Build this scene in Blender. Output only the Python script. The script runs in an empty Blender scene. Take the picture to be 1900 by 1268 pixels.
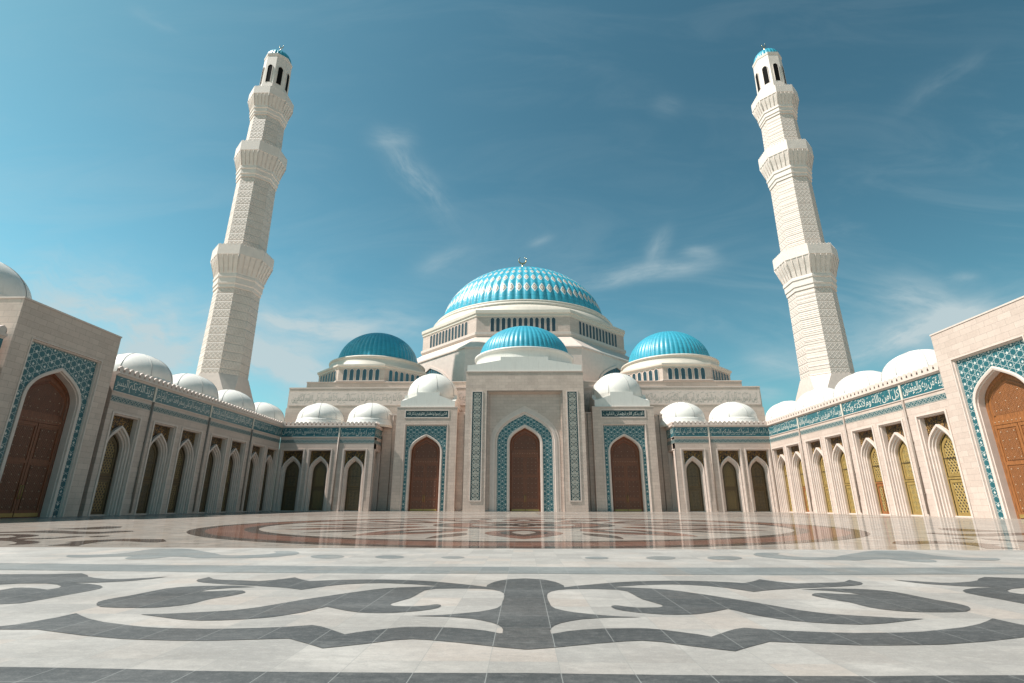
import bpy, bmesh, math, random
from mathutils import Vector, Matrix
random.seed(7)
PI = math.pi
sc = bpy.context.scene
COL = sc.collection
FLOOR={'band_bottom':[(-5.26,4.75),(-4.27,4.68),(-3.72,4.67),(-3.17,4.65),(-2.63,4.62),(-2.1,4.61),(-1.16,4.61),(-0.41,4.62),(0.0,4.63)],'band_up_t':[(-13.71,12.26),(-11.75,12.18),(-10.12,12.09),(-8.49,11.96),(-5.74,11.89),(-2.62,11.77),(0.02,11.86)],'band_up_b':[(-12.25,11.0),(-10.54,10.97),(-7.66,10.84),(-5.13,10.66),(-2.36,10.66),(0.02,10.73)],'main':[(0.01,5.32),(-0.22,5.39),(-0.43,5.47),(-0.64,5.55),(-0.93,5.64),(-1.1,5.67),(-1.28,5.62),(-1.51,5.48),(-1.69,5.39),(-1.86,5.31),(-2.05,5.46),(-2.33,5.66),(-2.61,5.62),(-2.86,5.58),(-3.11,5.55),(-3.38,5.55),(-3.66,5.57),(-3.96,5.6),(-4.47,5.73),(-4.88,5.87),(-5.16,5.97),(-5.41,5.96),(-5.55,5.96),(-5.86,5.92),(-6.04,6.09),(-5.69,6.1),(-5.59,6.19),(-5.54,6.34),(-5.47,6.56),(-5.45,6.81),(-5.26,6.66),(-5.05,6.51),(-4.74,6.34),(-4.42,6.22),(-4.13,6.12),(-3.87,6.07),(-3.4,6.04),(-3.12,6.06),(-2.85,6.1),(-2.57,6.16),(-2.33,6.25),(-2.21,6.19),(-2.07,6.07),(-1.83,5.84),(-1.73,5.94),(-1.6,6.02),(-1.4,6.14),(-1.26,6.19),(-1.11,6.2),(-0.79,6.17),(-0.56,6.11),(-0.4,6.04),(-0.25,5.93),(-0.22,5.93),(-0.22,6.09),(-0.24,6.2),(-0.28,6.31),(-0.36,6.43),(-0.47,6.53),(-0.61,6.63),(-0.78,6.69),(-0.95,6.73),(-1.33,6.76),(-1.1,6.8),(-0.89,6.86),(-0.73,6.94),(-0.56,7.03),(-0.43,7.15),(-0.34,7.28),(-0.3,7.44),(-0.29,7.7),(-0.28,7.91),(-0.28,8.21),(-0.3,8.43),(-0.36,8.61),(-0.48,8.76),(-0.64,8.84),(-0.82,8.86),(-1.09,8.87),(-1.38,8.82),(-1.48,8.73),(-1.53,8.65),(-1.56,8.42),(-1.58,8.17),(-1.61,7.97),(-1.67,7.82),(-1.72,7.69),(-1.77,7.57),(-1.77,7.47),(-1.73,7.41),(-1.69,7.38),(-1.55,7.36),(-1.42,7.36),(-1.32,7.4),(-1.25,7.44),(-1.19,7.5),(-1.15,7.51),(-1.1,7.47),(-1.08,7.4),(-1.09,7.32),(-1.11,7.25),(-1.18,7.16),(-1.28,7.08),(-1.39,7.02),(-1.52,6.97),(-1.63,6.93),(-1.77,6.92),(-1.91,6.93),(-2.04,6.96),(-2.14,7.01),(-2.26,7.08),(-2.55,7.3),(-2.62,7.18),(-2.68,7.02),(-2.75,6.9),(-2.85,6.78),(-2.96,6.66),(-3.09,6.58),(-3.09,6.59),(-3.22,6.53),(-3.36,6.49),(-3.47,6.46),(-3.57,6.45),(-3.68,6.44),(-3.82,6.46),(-4.01,6.51),(-4.23,6.6),(-4.45,6.69),(-4.62,6.76),(-4.37,6.8),(-4.08,6.88),(-3.87,6.95),(-3.66,7.03),(-3.54,7.13),(-3.42,7.25),(-3.26,7.51),(-3.09,7.78),(-2.89,8.05),(-2.68,8.32),(-2.52,8.51),(-2.36,8.7),(-2.18,8.85),(-1.97,8.94),(-1.64,9.03),(-1.34,9.08),(-1.68,9.22),(-1.86,9.3),(-2.06,9.34),(-2.26,9.38),(-2.43,9.39),(-2.62,9.37),(-2.77,9.32),(-2.94,9.25),(-3.07,9.15),(-3.2,9.04),(-3.32,8.87),(-3.39,8.76),(-3.46,8.66),(-3.66,8.78),(-3.9,8.89),(-4.11,8.95),(-4.3,9.01),(-4.33,9.03),(-4.56,9.08),(-4.83,9.16),(-5.11,9.24),(-5.41,9.36),(-5.58,9.46),(-5.7,9.61),(-5.75,9.74),(-5.74,9.83),(-5.73,10.04),(-5.62,9.92),(-5.49,9.78),(-5.3,9.7),(-5.12,9.68),(-4.85,9.63),(-4.58,9.56),(-4.43,9.67),(-4.3,9.82),(-4.16,10.06),(-3.93,9.79),(-3.7,9.59),(-3.44,9.7),(-3.17,9.78),(-2.88,9.82),(-2.55,9.83),(-2.17,9.79),(-1.9,9.73),(-1.64,9.65),(-1.37,9.52),(-1.11,9.37),(-0.86,9.22),(-0.6,9.04),(-0.6,9.23),(-0.54,9.47),(-0.49,9.62),(-0.41,9.76),(-0.32,9.88),(-0.24,9.94),(0.02,10.04)],'tear':[(-5.61,7.32),(-5.71,7.44),(-5.78,7.56),(-5.8,7.67),(-5.8,7.77),(-5.77,7.9),(-5.72,8.05),(-5.69,8.29),(-5.66,8.55),(-5.63,8.72),(-5.54,8.85),(-5.38,8.95),(-5.2,9.01),(-4.72,9.04),(-4.3,8.91),(-4.64,8.82),(-4.88,8.63),(-4.94,8.45),(-4.81,8.48),(-4.68,8.51),(-4.47,8.58),(-4.33,8.56),(-4.24,8.47),(-4.18,8.36),(-4.21,8.21),(-4.26,8.06),(-4.34,7.92),(-4.39,7.83),(-4.41,7.7),(-4.42,7.56),(-4.44,7.45),(-4.5,7.34),(-4.59,7.26),(-4.72,7.19),(-4.87,7.16),(-5.23,7.16),(-5.47,7.21)],'swirl':[(-10.81,10.29),(-9.89,10.31),(-9.02,10.34),(-8.48,10.5),(-8.16,10.25),(-7.96,10.03),(-7.69,9.86),(-7.47,9.78),(-7.27,9.73),(-7.1,9.73),(-6.84,9.88),(-6.52,10.07),(-6.6,9.79),(-6.74,9.58),(-6.89,9.46),(-7.06,9.37),(-7.24,9.3),(-7.45,9.28),(-7.64,9.27),(-7.27,9.18),(-7.07,9.09),(-6.9,8.99),(-6.75,8.85),(-6.66,8.68),(-6.65,8.45),(-6.66,8.29),(-6.68,8.12),(-6.68,7.93),(-6.69,7.74),(-6.71,7.58),(-6.74,7.43),(-6.94,7.35),(-7.49,7.26),(-8.48,8.16),(-8.06,8.47),(-8.08,8.72),(-7.98,8.75),(-7.8,8.72),(-7.6,8.65),(-7.39,8.56),(-7.37,8.74),(-7.47,8.9),(-7.69,9.07),(-7.85,9.14),(-8.0,9.19),(-8.41,9.17),(-8.63,9.05),(-9.5,9.1)],'hook':[(-11.69,13.83),(-11.83,14.07),(-11.77,14.13),(-11.44,14.18),(-11.08,14.25),(-10.9,14.49),(-10.81,14.83),(-10.97,15.66),(-10.97,15.94),(-10.87,16.14),(-10.59,16.23),(-10.23,16.21),(-9.81,15.98),(-9.37,15.6),(-8.81,15.11),(-8.31,14.68),(-7.93,14.27),(-7.63,14.16),(-7.34,14.17),(-7.09,14.27),(-6.92,14.4),(-6.82,14.63),(-6.79,14.9),(-6.85,15.11),(-7.03,15.32),(-6.84,15.43),(-6.63,15.41),(-6.41,15.34),(-6.24,15.13),(-6.1,14.86),(-6.03,14.56),(-6.04,14.27),(-6.14,14.02),(-6.28,13.81),(-6.52,13.6),(-6.83,13.48),(-7.25,13.46),(-7.54,13.48),(-7.85,13.41),(-7.99,13.41),(-8.22,13.54),(-8.45,13.68),(-8.75,13.78),(-8.95,13.78),(-8.97,13.6),(-9.0,13.43),(-9.07,13.21),(-9.18,13.1),(-9.38,13.06),(-9.57,13.11),(-9.77,13.32),(-9.89,13.6),(-9.92,13.83),(-10.37,13.73),(-10.8,13.54),(-11.17,13.5),(-11.41,13.57)],'dot1':[(-4.55,13.92),(-4.52,13.78),(-4.54,13.64),(-4.59,13.54),(-4.69,13.47),(-4.81,13.44),(-4.95,13.46),(-5.09,13.52),(-5.22,13.62),(-5.33,13.75),(-5.41,13.89),(-5.45,14.05),(-5.44,14.19),(-5.39,14.31),(-5.3,14.38),(-5.17,14.41),(-5.02,14.39),(-4.87,14.32),(-4.73,14.21),(-4.62,14.08)],'dot2':[(-3.01,13.88),(-3.0,13.75),(-3.03,13.63),(-3.09,13.54),(-3.17,13.48),(-3.28,13.45),(-3.39,13.47),(-3.51,13.52),(-3.61,13.61),(-3.69,13.72),(-3.75,13.85),(-3.77,13.99),(-3.75,14.11),(-3.69,14.21),(-3.6,14.28),(-3.49,14.31),(-3.37,14.29),(-3.25,14.23),(-3.14,14.13),(-3.06,14.01)],'dot3':[(-1.48,13.84),(-1.48,13.74),(-1.51,13.65),(-1.57,13.58),(-1.65,13.54),(-1.73,13.52),(-1.83,13.53),(-1.91,13.57),(-1.99,13.64),(-2.04,13.72),(-2.07,13.82),(-2.07,13.91),(-2.04,14.0),(-1.99,14.08),(-1.91,14.13),(-1.82,14.15),(-1.72,14.13),(-1.63,14.09),(-1.56,14.02),(-1.5,13.93)],'f1':[(-25.33,25.24),(-24.38,25.39),(-23.98,25.84),(-23.85,26.75),(-22.88,26.57),(-21.38,25.74),(-20.15,25.59),(-20.05,26.47),(-19.48,26.62),(-18.81,25.87),(-18.88,25.23),(-18.9,24.43),(-19.19,23.76),(-20.06,23.81),(-21.13,24.33),(-22.08,24.67),(-23.03,24.83),(-24.35,24.28)],'f2':[(-25.25,28.43),(-24.76,29.0),(-24.7,30.46),(-24.71,31.72),(-23.85,31.77),(-22.61,29.97),(-22.38,28.85),(-22.36,28.05),(-22.74,27.78),(-23.87,27.98)],'f3':[(-23.27,23.21),(-22.47,23.43),(-21.58,23.29),(-20.76,22.89),(-20.29,22.41),(-19.88,21.64),(-19.79,21.05),(-19.49,20.51),(-18.95,20.74),(-18.47,21.11),(-18.7,22.0),(-18.19,22.18),(-17.87,21.58),(-17.88,20.85),(-18.07,20.36),(-18.53,20.01),(-18.24,19.52),(-17.66,19.36),(-16.9,18.8),(-16.43,18.16),(-16.44,17.8),(-16.54,17.55),(-16.73,17.39),(-16.94,17.88),(-17.36,18.4),(-18.3,19.16),(-18.93,19.37),(-19.45,19.47),(-20.74,20.73),(-20.18,20.89),(-20.68,21.84),(-21.66,22.6),(-21.89,22.34),(-22.04,22.01)],'f4':[(-15.18,17.16),(-15.23,17.65),(-15.37,18.15),(-15.58,18.58),(-15.99,18.73),(-15.96,19.61),(-15.57,20.14),(-15.18,20.48),(-14.28,20.45),(-13.6,20.35),(-13.1,19.73),(-12.74,19.26),(-12.71,18.69),(-13.18,18.78),(-14.02,19.21),(-14.7,19.3),(-14.81,18.72),(-14.6,17.98),(-14.25,17.29),(-14.06,17.02),(-14.56,17.05)],'f5':[(-17.75,21.89),(-17.76,22.36),(-17.42,22.54),(-17.1,22.23),(-16.97,21.62),(-17.3,21.45)]}

# ------------------------------------------------------------------ materials
def newmat(name):
    m = bpy.data.materials.new(name); m.use_nodes = True
    nt = m.node_tree
    return m, nt, nt.nodes['Principled BSDF']

class G:
    """small helper to write node graphs"""
    def __init__(s, nt): s.nt = nt; s.N = nt.nodes; s.L = nt.links
    def put(s, sock, v):
        if isinstance(v, bpy.types.NodeSocket): s.L.new(v, sock)
        elif v is not None: sock.default_value = v
    def m(s, op, a, b=None, c=None, clamp=False):
        n = s.N.new('ShaderNodeMath'); n.operation = op; n.use_clamp = clamp
        s.put(n.inputs[0], a)
        if b is not None: s.put(n.inputs[1], b)
        if c is not None: s.put(n.inputs[2], c)
        return n.outputs[0]
    def mix(s, f, a, b):
        n = s.N.new('ShaderNodeMix'); n.data_type = 'RGBA'
        s.put(n.inputs[0], f)
        s.put(n.inputs[6], a if not isinstance(a, tuple) else (*a, 1)[:4])
        s.put(n.inputs[7], b if not isinstance(b, tuple) else (*b, 1)[:4])
        return n.outputs[2]
    def obj(s):
        n = s.N.new('ShaderNodeTexCoord'); return n.outputs['Object']
    def xyz(s, v):
        n = s.N.new('ShaderNodeSeparateXYZ'); s.L.new(v, n.inputs[0]); return n.outputs
    def vec(s, x=0., y=0., z=0.):
        n = s.N.new('ShaderNodeCombineXYZ')
        for i, v in enumerate((x, y, z)): s.put(n.inputs[i], v)
        return n.outputs[0]
    def noise(s, v, scale=5., detail=3., rough=.55):
        n = s.N.new('ShaderNodeTexNoise'); s.L.new(v, n.inputs['Vector'])
        n.inputs['Scale'].default_value = scale; n.inputs['Detail'].default_value = detail
        n.inputs['Roughness'].default_value = rough
        return n.outputs['Fac']
    def smooth(s, v, a, b, lo=0., hi=1.):
        n = s.N.new('ShaderNodeMapRange'); n.interpolation_type = 'SMOOTHSTEP'
        s.put(n.inputs[0], v)
        for i, q in enumerate((a, b, lo, hi)): n.inputs[i+1].default_value = q
        return n.outputs[0]
    def lin(s, v, a, b, lo=0., hi=1.):
        n = s.N.new('ShaderNodeMapRange'); s.put(n.inputs[0], v)
        for i, q in enumerate((a, b, lo, hi)): n.inputs[i+1].default_value = q
        return n.outputs[0]
    def bump(s, h, strength=.3, dist=.05):
        n = s.N.new('ShaderNodeBump'); n.inputs['Strength'].default_value = strength
        n.inputs['Distance'].default_value = dist; s.L.new(h, n.inputs['Height'])
        return n.outputs[0]
    def stripe(s, v, period):
        """distance (0..0.5) to the nearest line n*period, in periods"""
        f = s.m('FRACT', s.m('DIVIDE', v, period))
        return s.m('SUBTRACT', .5, s.m('ABSOLUTE', s.m('SUBTRACT', f, .5)))

ALB = .78
def dim(c): return (c[0]*ALB, c[1]*ALB*.965, c[2]*ALB*.915)
def stone(name, c1, c2, bw=1.5, bh=.62, mortar=.016, rough=.62, stain=.10):
    c1, c2 = dim(c1), dim(c2)
    m, nt, p = newmat(name); g = G(nt)
    o = g.xyz(g.obj())
    v = g.vec(g.m('ADD', o[0], o[1]), o[2], 0.)
    b = nt.nodes.new('ShaderNodeTexBrick'); b.offset = .5
    g.put(b.inputs['Vector'], v)
    b.inputs['Color1'].default_value = (*c1, 1); b.inputs['Color2'].default_value = (*c2, 1)
    b.inputs['Mortar'].default_value = (*[x*.66 for x in c2], 1)
    b.inputs['Scale'].default_value = 1.; b.inputs['Mortar Size'].default_value = mortar
    b.inputs['Mortar Smooth'].default_value = .3; b.inputs['Bias'].default_value = 0.
    b.inputs['Brick Width'].default_value = bw; b.inputs['Row Height'].default_value = bh
    n1 = g.noise(g.obj(), .35, 5.); n2 = g.noise(g.obj(), 4., 6., .7)
    col = g.mix(g.m('MULTIPLY', g.smooth(n1, .4, .75), .55), b.outputs['Color'], tuple(x*(1-stain*2) for x in c2))
    col = g.mix(g.m('MULTIPLY', g.smooth(n2, .45, .75), .4), col, tuple(min(.9, x*1.15) for x in c1))
    g.put(p.inputs['Base Color'], col)
    g.put(p.inputs['Roughness'], g.lin(n2, .3, .7, rough-.1, rough+.1))
    h = g.m('ADD', g.m('MULTIPLY', b.outputs['Fac'], -1.), g.m('MULTIPLY', n2, .25))
    g.put(p.inputs['Normal'], g.bump(h, .35, .02))
    return m

def plain(name, c, rough=.6, metal=0., var=.08, scale=3., bump=.15):
    c = dim(c)
    m, nt, p = newmat(name); g = G(nt)
    n = g.noise(g.obj(), scale, 5., .6)
    g.put(p.inputs['Base Color'], g.mix(g.smooth(n, .3, .7), tuple(x*(1-var) for x in c), tuple(min(.95, x*(1+var)) for x in c)))
    g.put(p.inputs['Roughness'], g.lin(n, .3, .7, max(.03, rough-.08), rough+.08))
    p.inputs['Metallic'].default_value = metal
    if bump: g.put(p.inputs['Normal'], g.bump(n, bump, .02))
    return m

M = {}
M['stone'] = stone('arcade limestone', (.72,.575,.51), (.62,.487,.427), stain=.07)
M['taupe'] = stone('facade travertine', (.76,.605,.53), (.64,.50,.435), 1.3, .6, stain=.11)
M['hallstone'] = stone('hall travertine', (.70,.565,.495), (.60,.475,.41), 1.9, .9, .014, stain=.08)
M['trim'] = plain('pale cut stone', (.76,.63,.575), .55, 0., .05, 1.2)
def m_white():
    m, nt, p = newmat('white roof coating'); g = G(nt)
    o = g.xyz(g.obj())
    run = g.noise(g.vec(g.m('MULTIPLY', o[0], 2.6), g.m('MULTIPLY', o[1], 2.6), g.m('MULTIPLY', o[2], .35)), 1.2, 6., .65)
    n = g.noise(g.obj(), .7, 4.)
    c = dim((.86,.83,.80))
    col = g.mix(g.m('MULTIPLY', g.smooth(run, .48, .75), .30), c, dim((.60,.55,.50)))
    col = g.mix(g.m('MULTIPLY', g.smooth(n, .45, .7), .14), col, dim((.70,.67,.64)))
    g.put(p.inputs['Base Color'], col); g.put(p.inputs['Roughness'], g.lin(run, .3, .7, .38, .6))
    g.put(p.inputs['Normal'], g.bump(n, .08, .05))
    return m
M['white'] = m_white()
M['seam'] = plain('grey roof seam', (.46,.44,.43), .5)
M['cornice'] = plain('cream cornice', (.76,.68,.60), .55, 0., .04, .8)
M['pipe'] = plain('brown downpipe paint', (.34,.265,.225), .5)
M['bronze'] = plain('dark bronze', (.15,.105,.055), .42, .3, .12, 2.)  # shaded copy of the brass: shade on left and front screens put into colour
M['brass'] = plain('brass', (.46,.31,.105), .38, .3, .10, 2.)
M['dark'] = plain('dark frame', (.05,.036,.028), .45)
M['gold'] = plain('gilded finial', (.45,.36,.2), .25, .9)

def m_glass(name, c, rough=.08):
    m, nt, p = newmat(name); g = G(nt)
    n = g.noise(g.obj(), .8, 2.)
    g.put(p.inputs['Base Color'], g.mix(n, tuple(x*.7 for x in c), c))
    p.inputs['Roughness'].default_value = rough
    p.inputs['Specular IOR Level'].default_value = .8
    g.put(p.inputs['Normal'], g.bump(n, .06, .1))
    return m
M['glass'] = m_glass('window glass', (.035,.055,.065))
M['blueglass'] = m_glass('blue window glass', (.045,.095,.115))
M['void'] = plain('dark opening', (.010,.008,.007), .9, 0., .08, 3., 0)
M['void'].node_tree.nodes['Principled BSDF'].inputs['Specular IOR Level'].default_value = .1

def m_minaret():
    m, nt, p = newmat('carved minaret stone'); g = G(nt)
    o = g.xyz(g.obj())
    u = g.m('ADD', o[0], g.m('MULTIPLY', o[1], 1.0))
    # courses 2.1 m high, each with a lozenge relief
    course = g.stripe(o[2], 2.1)
    line = g.smooth(course, .02, .06, 1., 0.)
    a = g.stripe(g.m('ADD', u, o[2]), 1.05); b = g.stripe(g.m('SUBTRACT', u, o[2]), 1.05)
    loz = g.smooth(g.m('MINIMUM', a, b), .05, .16, 1., 0.)
    inner = g.smooth(course, .09, .14)
    h = g.m('SUBTRACT', g.m('MULTIPLY', g.m('MULTIPLY', loz, inner), 1.6), g.m('MULTIPLY', line, 1.2))
    n = g.noise(g.obj(), .6, 5.)
    col = g.mix(g.smooth(n, .35, .7), dim((.84,.72,.66)), dim((.78,.66,.60)))
    col = g.mix(g.m('MULTIPLY', line, .35), col, dim((.42,.36,.31)))
    g.put(p.inputs['Base Color'], col); p.inputs['Roughness'].default_value = .65
    g.put(p.inputs['Normal'], g.bump(h, .7, .12))
    return m
M['minaret'] = m_minaret()
M['minwhite'] = plain('white minaret stone', (.86,.745,.69), .6, 0., .05, .7)

def m_tile():
    """girih tiling: teal cells between white straps, white stars on a wide grid"""
    m, nt, p = newmat('girih tile mosaic'); g = G(nt)
    o = g.xyz(g.obj()); x, z = o[0], o[2]
    s = .62
    c3 = .8660254
    d1 = g.stripe(g.m('ADD', x, s*.5), s)
    d2 = g.stripe(g.m('ADD', g.m('MULTIPLY', x, .5), g.m('MULTIPLY', z, c3)), s)
    d3 = g.stripe(g.m('SUBTRACT', g.m('MULTIPLY', x, .5), g.m('MULTIPLY', z, c3)), s)
    strap = g.smooth(g.m('MINIMUM', d1, g.m('MINIMUM', d2, d3)), .022, .055, 1., 0.)
    # second finer set
    t = s*c3*2
    e1 = g.stripe(g.m('ADD', z, t*.25), t)
    e2 = g.stripe(g.m('ADD', g.m('MULTIPLY', z, .5), g.m('MULTIPLY', x, c3)), t)
    e3 = g.stripe(g.m('SUBTRACT', g.m('MULTIPLY', z, .5), g.m('MULTIPLY', x, c3)), t)
    strap2 = g.smooth(g.m('MINIMUM', e1, g.m('MINIMUM', e2, e3)), .02, .045, 1., 0.)
    # four-pointed stars on a diamond grid
    P = 1.24; Q = 1.24
    def star(ox, oz):
        fx = g.m('ABSOLUTE', g.m('SUBTRACT', g.m('FRACT', g.m('DIVIDE', g.m('ADD', x, ox), P)), .5))
        fz = g.m('ABSOLUTE', g.m('SUBTRACT', g.m('FRACT', g.m('DIVIDE', g.m('ADD', z, oz), Q)), .5))
        return g.m('ADD', g.m('POWER', fx, .6), g.m('POWER', g.m('MULTIPLY', fz, c3), .6))
    st = g.m('MINIMUM', star(0., 0.), star(P/2, Q/2))
    st = g.smooth(st, .29, .35, 1., 0.)
    cell = g.noise(g.vec(g.m('FLOOR', g.m('DIVIDE', x, .43)), 0., g.m('FLOOR', g.m('DIVIDE', z, .37))), 3.7, 0.)
    teal = g.mix(cell, dim((.016,.10,.125)), dim((.03,.155,.185)))
    col = g.mix(g.m('MAXIMUM', strap, g.m('MULTIPLY', strap2, .0)), teal, dim((.50,.55,.54)))
    col = g.mix(st, col, dim((.74,.73,.70)))
    g.put(p.inputs['Base Color'], col); p.inputs['Roughness'].default_value = .33
    g.put(p.inputs['Normal'], g.bump(g.m('MAXIMUM', strap, st), .25, .02))
    return m
M['tile'] = m_tile()

def m_band():
    m, nt, p = newmat('teal glazed band'); g = G(nt)
    o = g.xyz(g.obj())
    n = g.noise(g.obj(), 2.5, 5.)
    sc1 = g.noise(g.vec(g.m('MULTIPLY', o[0], 1.), 0., g.m('MULTIPLY', o[2], 1.)), 7., 2.)
    vine = g.smooth(g.m('ABSOLUTE', g.m('SUBTRACT', sc1, .5)), .01, .03, 1., 0.)
    col = g.mix(g.smooth(n, .3, .7), dim((.010,.105,.135)), dim((.018,.15,.185)))
    col = g.mix(g.m('MULTIPLY', vine, .22), col, (.25,.42,.45))
    g.put(p.inputs['Base Color'], col); p.inputs['Roughness'].default_value = .32
    return m
M['band'] = m_band()

def m_knot():
    m, nt, p = newmat('interlaced border tile'); g = G(nt)
    o = g.xyz(g.obj()); x = g.m('ADD', o[0], o[1]); z = o[2]
    w = g.m('MULTIPLY', g.m('SINE', g.m('MULTIPLY', x, 2*PI/.95)), .2)
    w2 = g.m('MULTIPLY', g.m('SINE', g.m('ADD', g.m('MULTIPLY', x, 2*PI/.95), 2.4)), .2)
    a = g.m('ABSOLUTE', g.m('SUBTRACT', z, w)); b = g.m('ABSOLUTE', g.m('SUBTRACT', z, w2))
    e = g.m('ABSOLUTE', g.m('SUBTRACT', g.m('ABSOLUTE', z), .315))
    l = g.smooth(g.m('MINIMUM', g.m('MINIMUM', a, b), e), .025, .045, 1., 0.)
    col = g.mix(l, dim((.03,.115,.135)), dim((.52,.49,.45)))
    g.put(p.inputs['Base Color'], col); p.inputs['Roughness'].default_value = .4
    return m
M['knot'] = m_knot()
M['letters'] = plain('white inlaid letters', (.74,.72,.67), .4, 0., .03, 2., 0)
M['scroll'] = plain('pale scroll inlay', (.60,.57,.51), .5, 0., .05, 2., 0)
M['stripteal'] = plain('dark teal inlay', (.012,.05,.06), .4, 0., .2, 2., 0)
M['relief'] = plain('grey carved letters', (.50,.455,.41), .6, 0., .06, 2.)

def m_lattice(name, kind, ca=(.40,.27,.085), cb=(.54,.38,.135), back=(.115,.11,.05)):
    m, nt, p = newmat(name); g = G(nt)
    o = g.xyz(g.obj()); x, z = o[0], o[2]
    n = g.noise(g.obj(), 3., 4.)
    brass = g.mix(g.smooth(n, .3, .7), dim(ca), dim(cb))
    if kind == 'diamond':
        a = g.stripe(g.m('ADD', x, g.m('MULTIPLY', z, .72)), .42); b = g.stripe(g.m('SUBTRACT', x, g.m('MULTIPLY', z, .72)), .42)
        hole = g.smooth(g.m('MINIMUM', a, b), .20, .24)
        rib = g.smooth(g.m('ABSOLUTE', g.m('SUBTRACT', g.m('MINIMUM', a, b), .11)), .02, .05, 1., 0.)
        col = g.mix(rib, brass, (.42,.29,.10))
        col = g.mix(hole, col, (.018,.014,.012))
        g.put(p.inputs['Metallic'], g.m('MULTIPLY', g.m('SUBTRACT', 1., hole), .25))
        g.put(p.inputs['Normal'], g.bump(g.m('SUBTRACT', 1., hole), .6, .04))
    else:
        s = .62
        a = g.stripe(x, s); b = g.stripe(z, s)
        c = g.stripe(g.m('ADD', x, z), s); d = g.stripe(g.m('SUBTRACT', x, z), s)
        q = g.m('MINIMUM', g.m('MINIMUM', a, b), g.m('MINIMUM', c, d))
        c2 = g.stripe(g.m('ADD', g.m('ADD', x, z), s*.5), s); d2 = g.stripe(g.m('ADD', g.m('SUBTRACT', x, z), s*.5), s)
        q = g.m('MINIMUM', q, g.m('MINIMUM', c2, d2))
        hole = g.smooth(q, .07, .12)
        col = g.mix(hole, brass, dim(back))
        g.put(p.inputs['Metallic'], g.m('MULTIPLY', g.m('SUBTRACT', 1., hole), .25))
        g.put(p.inputs['Normal'], g.bump(g.m('SUBTRACT', 1., hole), .6, .04))
    g.put(p.inputs['Base Color'], col); p.inputs['Roughness'].default_value = .38
    return m
M['latA'] = m_lattice('diamond brass lattice', 'diamond')
M['bzA'] = m_lattice('diamond bronze lattice', 'diamond', (.10,.075,.042), (.17,.125,.07), (.05,.042,.03))  # brass lattice again, with the shade of its walls in the colour
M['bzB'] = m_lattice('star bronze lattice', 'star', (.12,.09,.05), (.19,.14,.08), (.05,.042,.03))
M['latB'] = m_lattice('star brass lattice', 'star')

def m_grille():
    m, nt, p = newmat('gilded scroll grille'); g = G(nt)
    o = g.xyz(g.obj()); x, z = o[0], o[2]
    v = g.vec(x, 0., z)
    a = g.noise(v, 2.0, 1.); b = g.noise(g.vec(g.m('ADD', x, 7.), 3., z), 2.0, 1.)
    def ln(q, k): return g.smooth(g.m('ABSOLUTE', g.m('SUBTRACT', g.m('FRACT', g.m('MULTIPLY', q, k)), .5)), .06, .13, 1., 0.)
    l = g.m('MAXIMUM', ln(a, 5.), ln(b, 5.))
    e = g.m('MAXIMUM', g.smooth(g.m('ABSOLUTE', g.m('SUBTRACT', g.m('ABSOLUTE', x), 1.8)), .03, .06, 1., 0.), l)
    col = g.mix(e, (.014,.009,.008), (.34,.20,.07))
    g.put(p.inputs['Base Color'], col)
    g.put(p.inputs['Metallic'], g.m('MULTIPLY', e, .75)); p.inputs['Roughness'].default_value = .3
    g.put(p.inputs['Normal'], g.bump(e, .9, .05))
    return m
M['grille'] = m_grille()

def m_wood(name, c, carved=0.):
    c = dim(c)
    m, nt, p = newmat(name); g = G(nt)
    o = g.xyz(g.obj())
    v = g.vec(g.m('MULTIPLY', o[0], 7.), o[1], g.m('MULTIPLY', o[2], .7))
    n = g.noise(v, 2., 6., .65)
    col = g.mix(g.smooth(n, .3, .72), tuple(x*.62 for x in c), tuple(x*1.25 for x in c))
    h = n
    if carved:
        s = .46
        a = g.stripe(g.m('ADD', o[0], o[2]), s); b = g.stripe(g.m('SUBTRACT', o[0], o[2]), s)
        r = g.smooth(g.m('ABSOLUTE', g.m('SUBTRACT', g.m('MINIMUM', a, b), .2)), .04, .12, 1., 0.)
        col = g.mix(g.m('MULTIPLY', g.m('SUBTRACT', 1., r), carved), col, tuple(x*.45 for x in c))
        h = g.m('ADD', g.m('MULTIPLY', n, .2), r)
    g.put(p.inputs['Base Color'], col)
    p.inputs['Roughness'].default_value = .42
    g.put(p.inputs['Normal'], g.bump(h, .45, .04))
    return m
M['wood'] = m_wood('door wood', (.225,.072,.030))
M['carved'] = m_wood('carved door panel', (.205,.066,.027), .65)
M['oak'] = m_wood('golden oak door wood', (.36,.135,.042))  # lit copy of the door wood: sunlight on the right side put into colour
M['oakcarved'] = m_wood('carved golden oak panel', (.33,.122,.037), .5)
M['stud'] = plain('pale door stud', (.62,.47,.34), .35, .3, .05, 2., 0)

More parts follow.
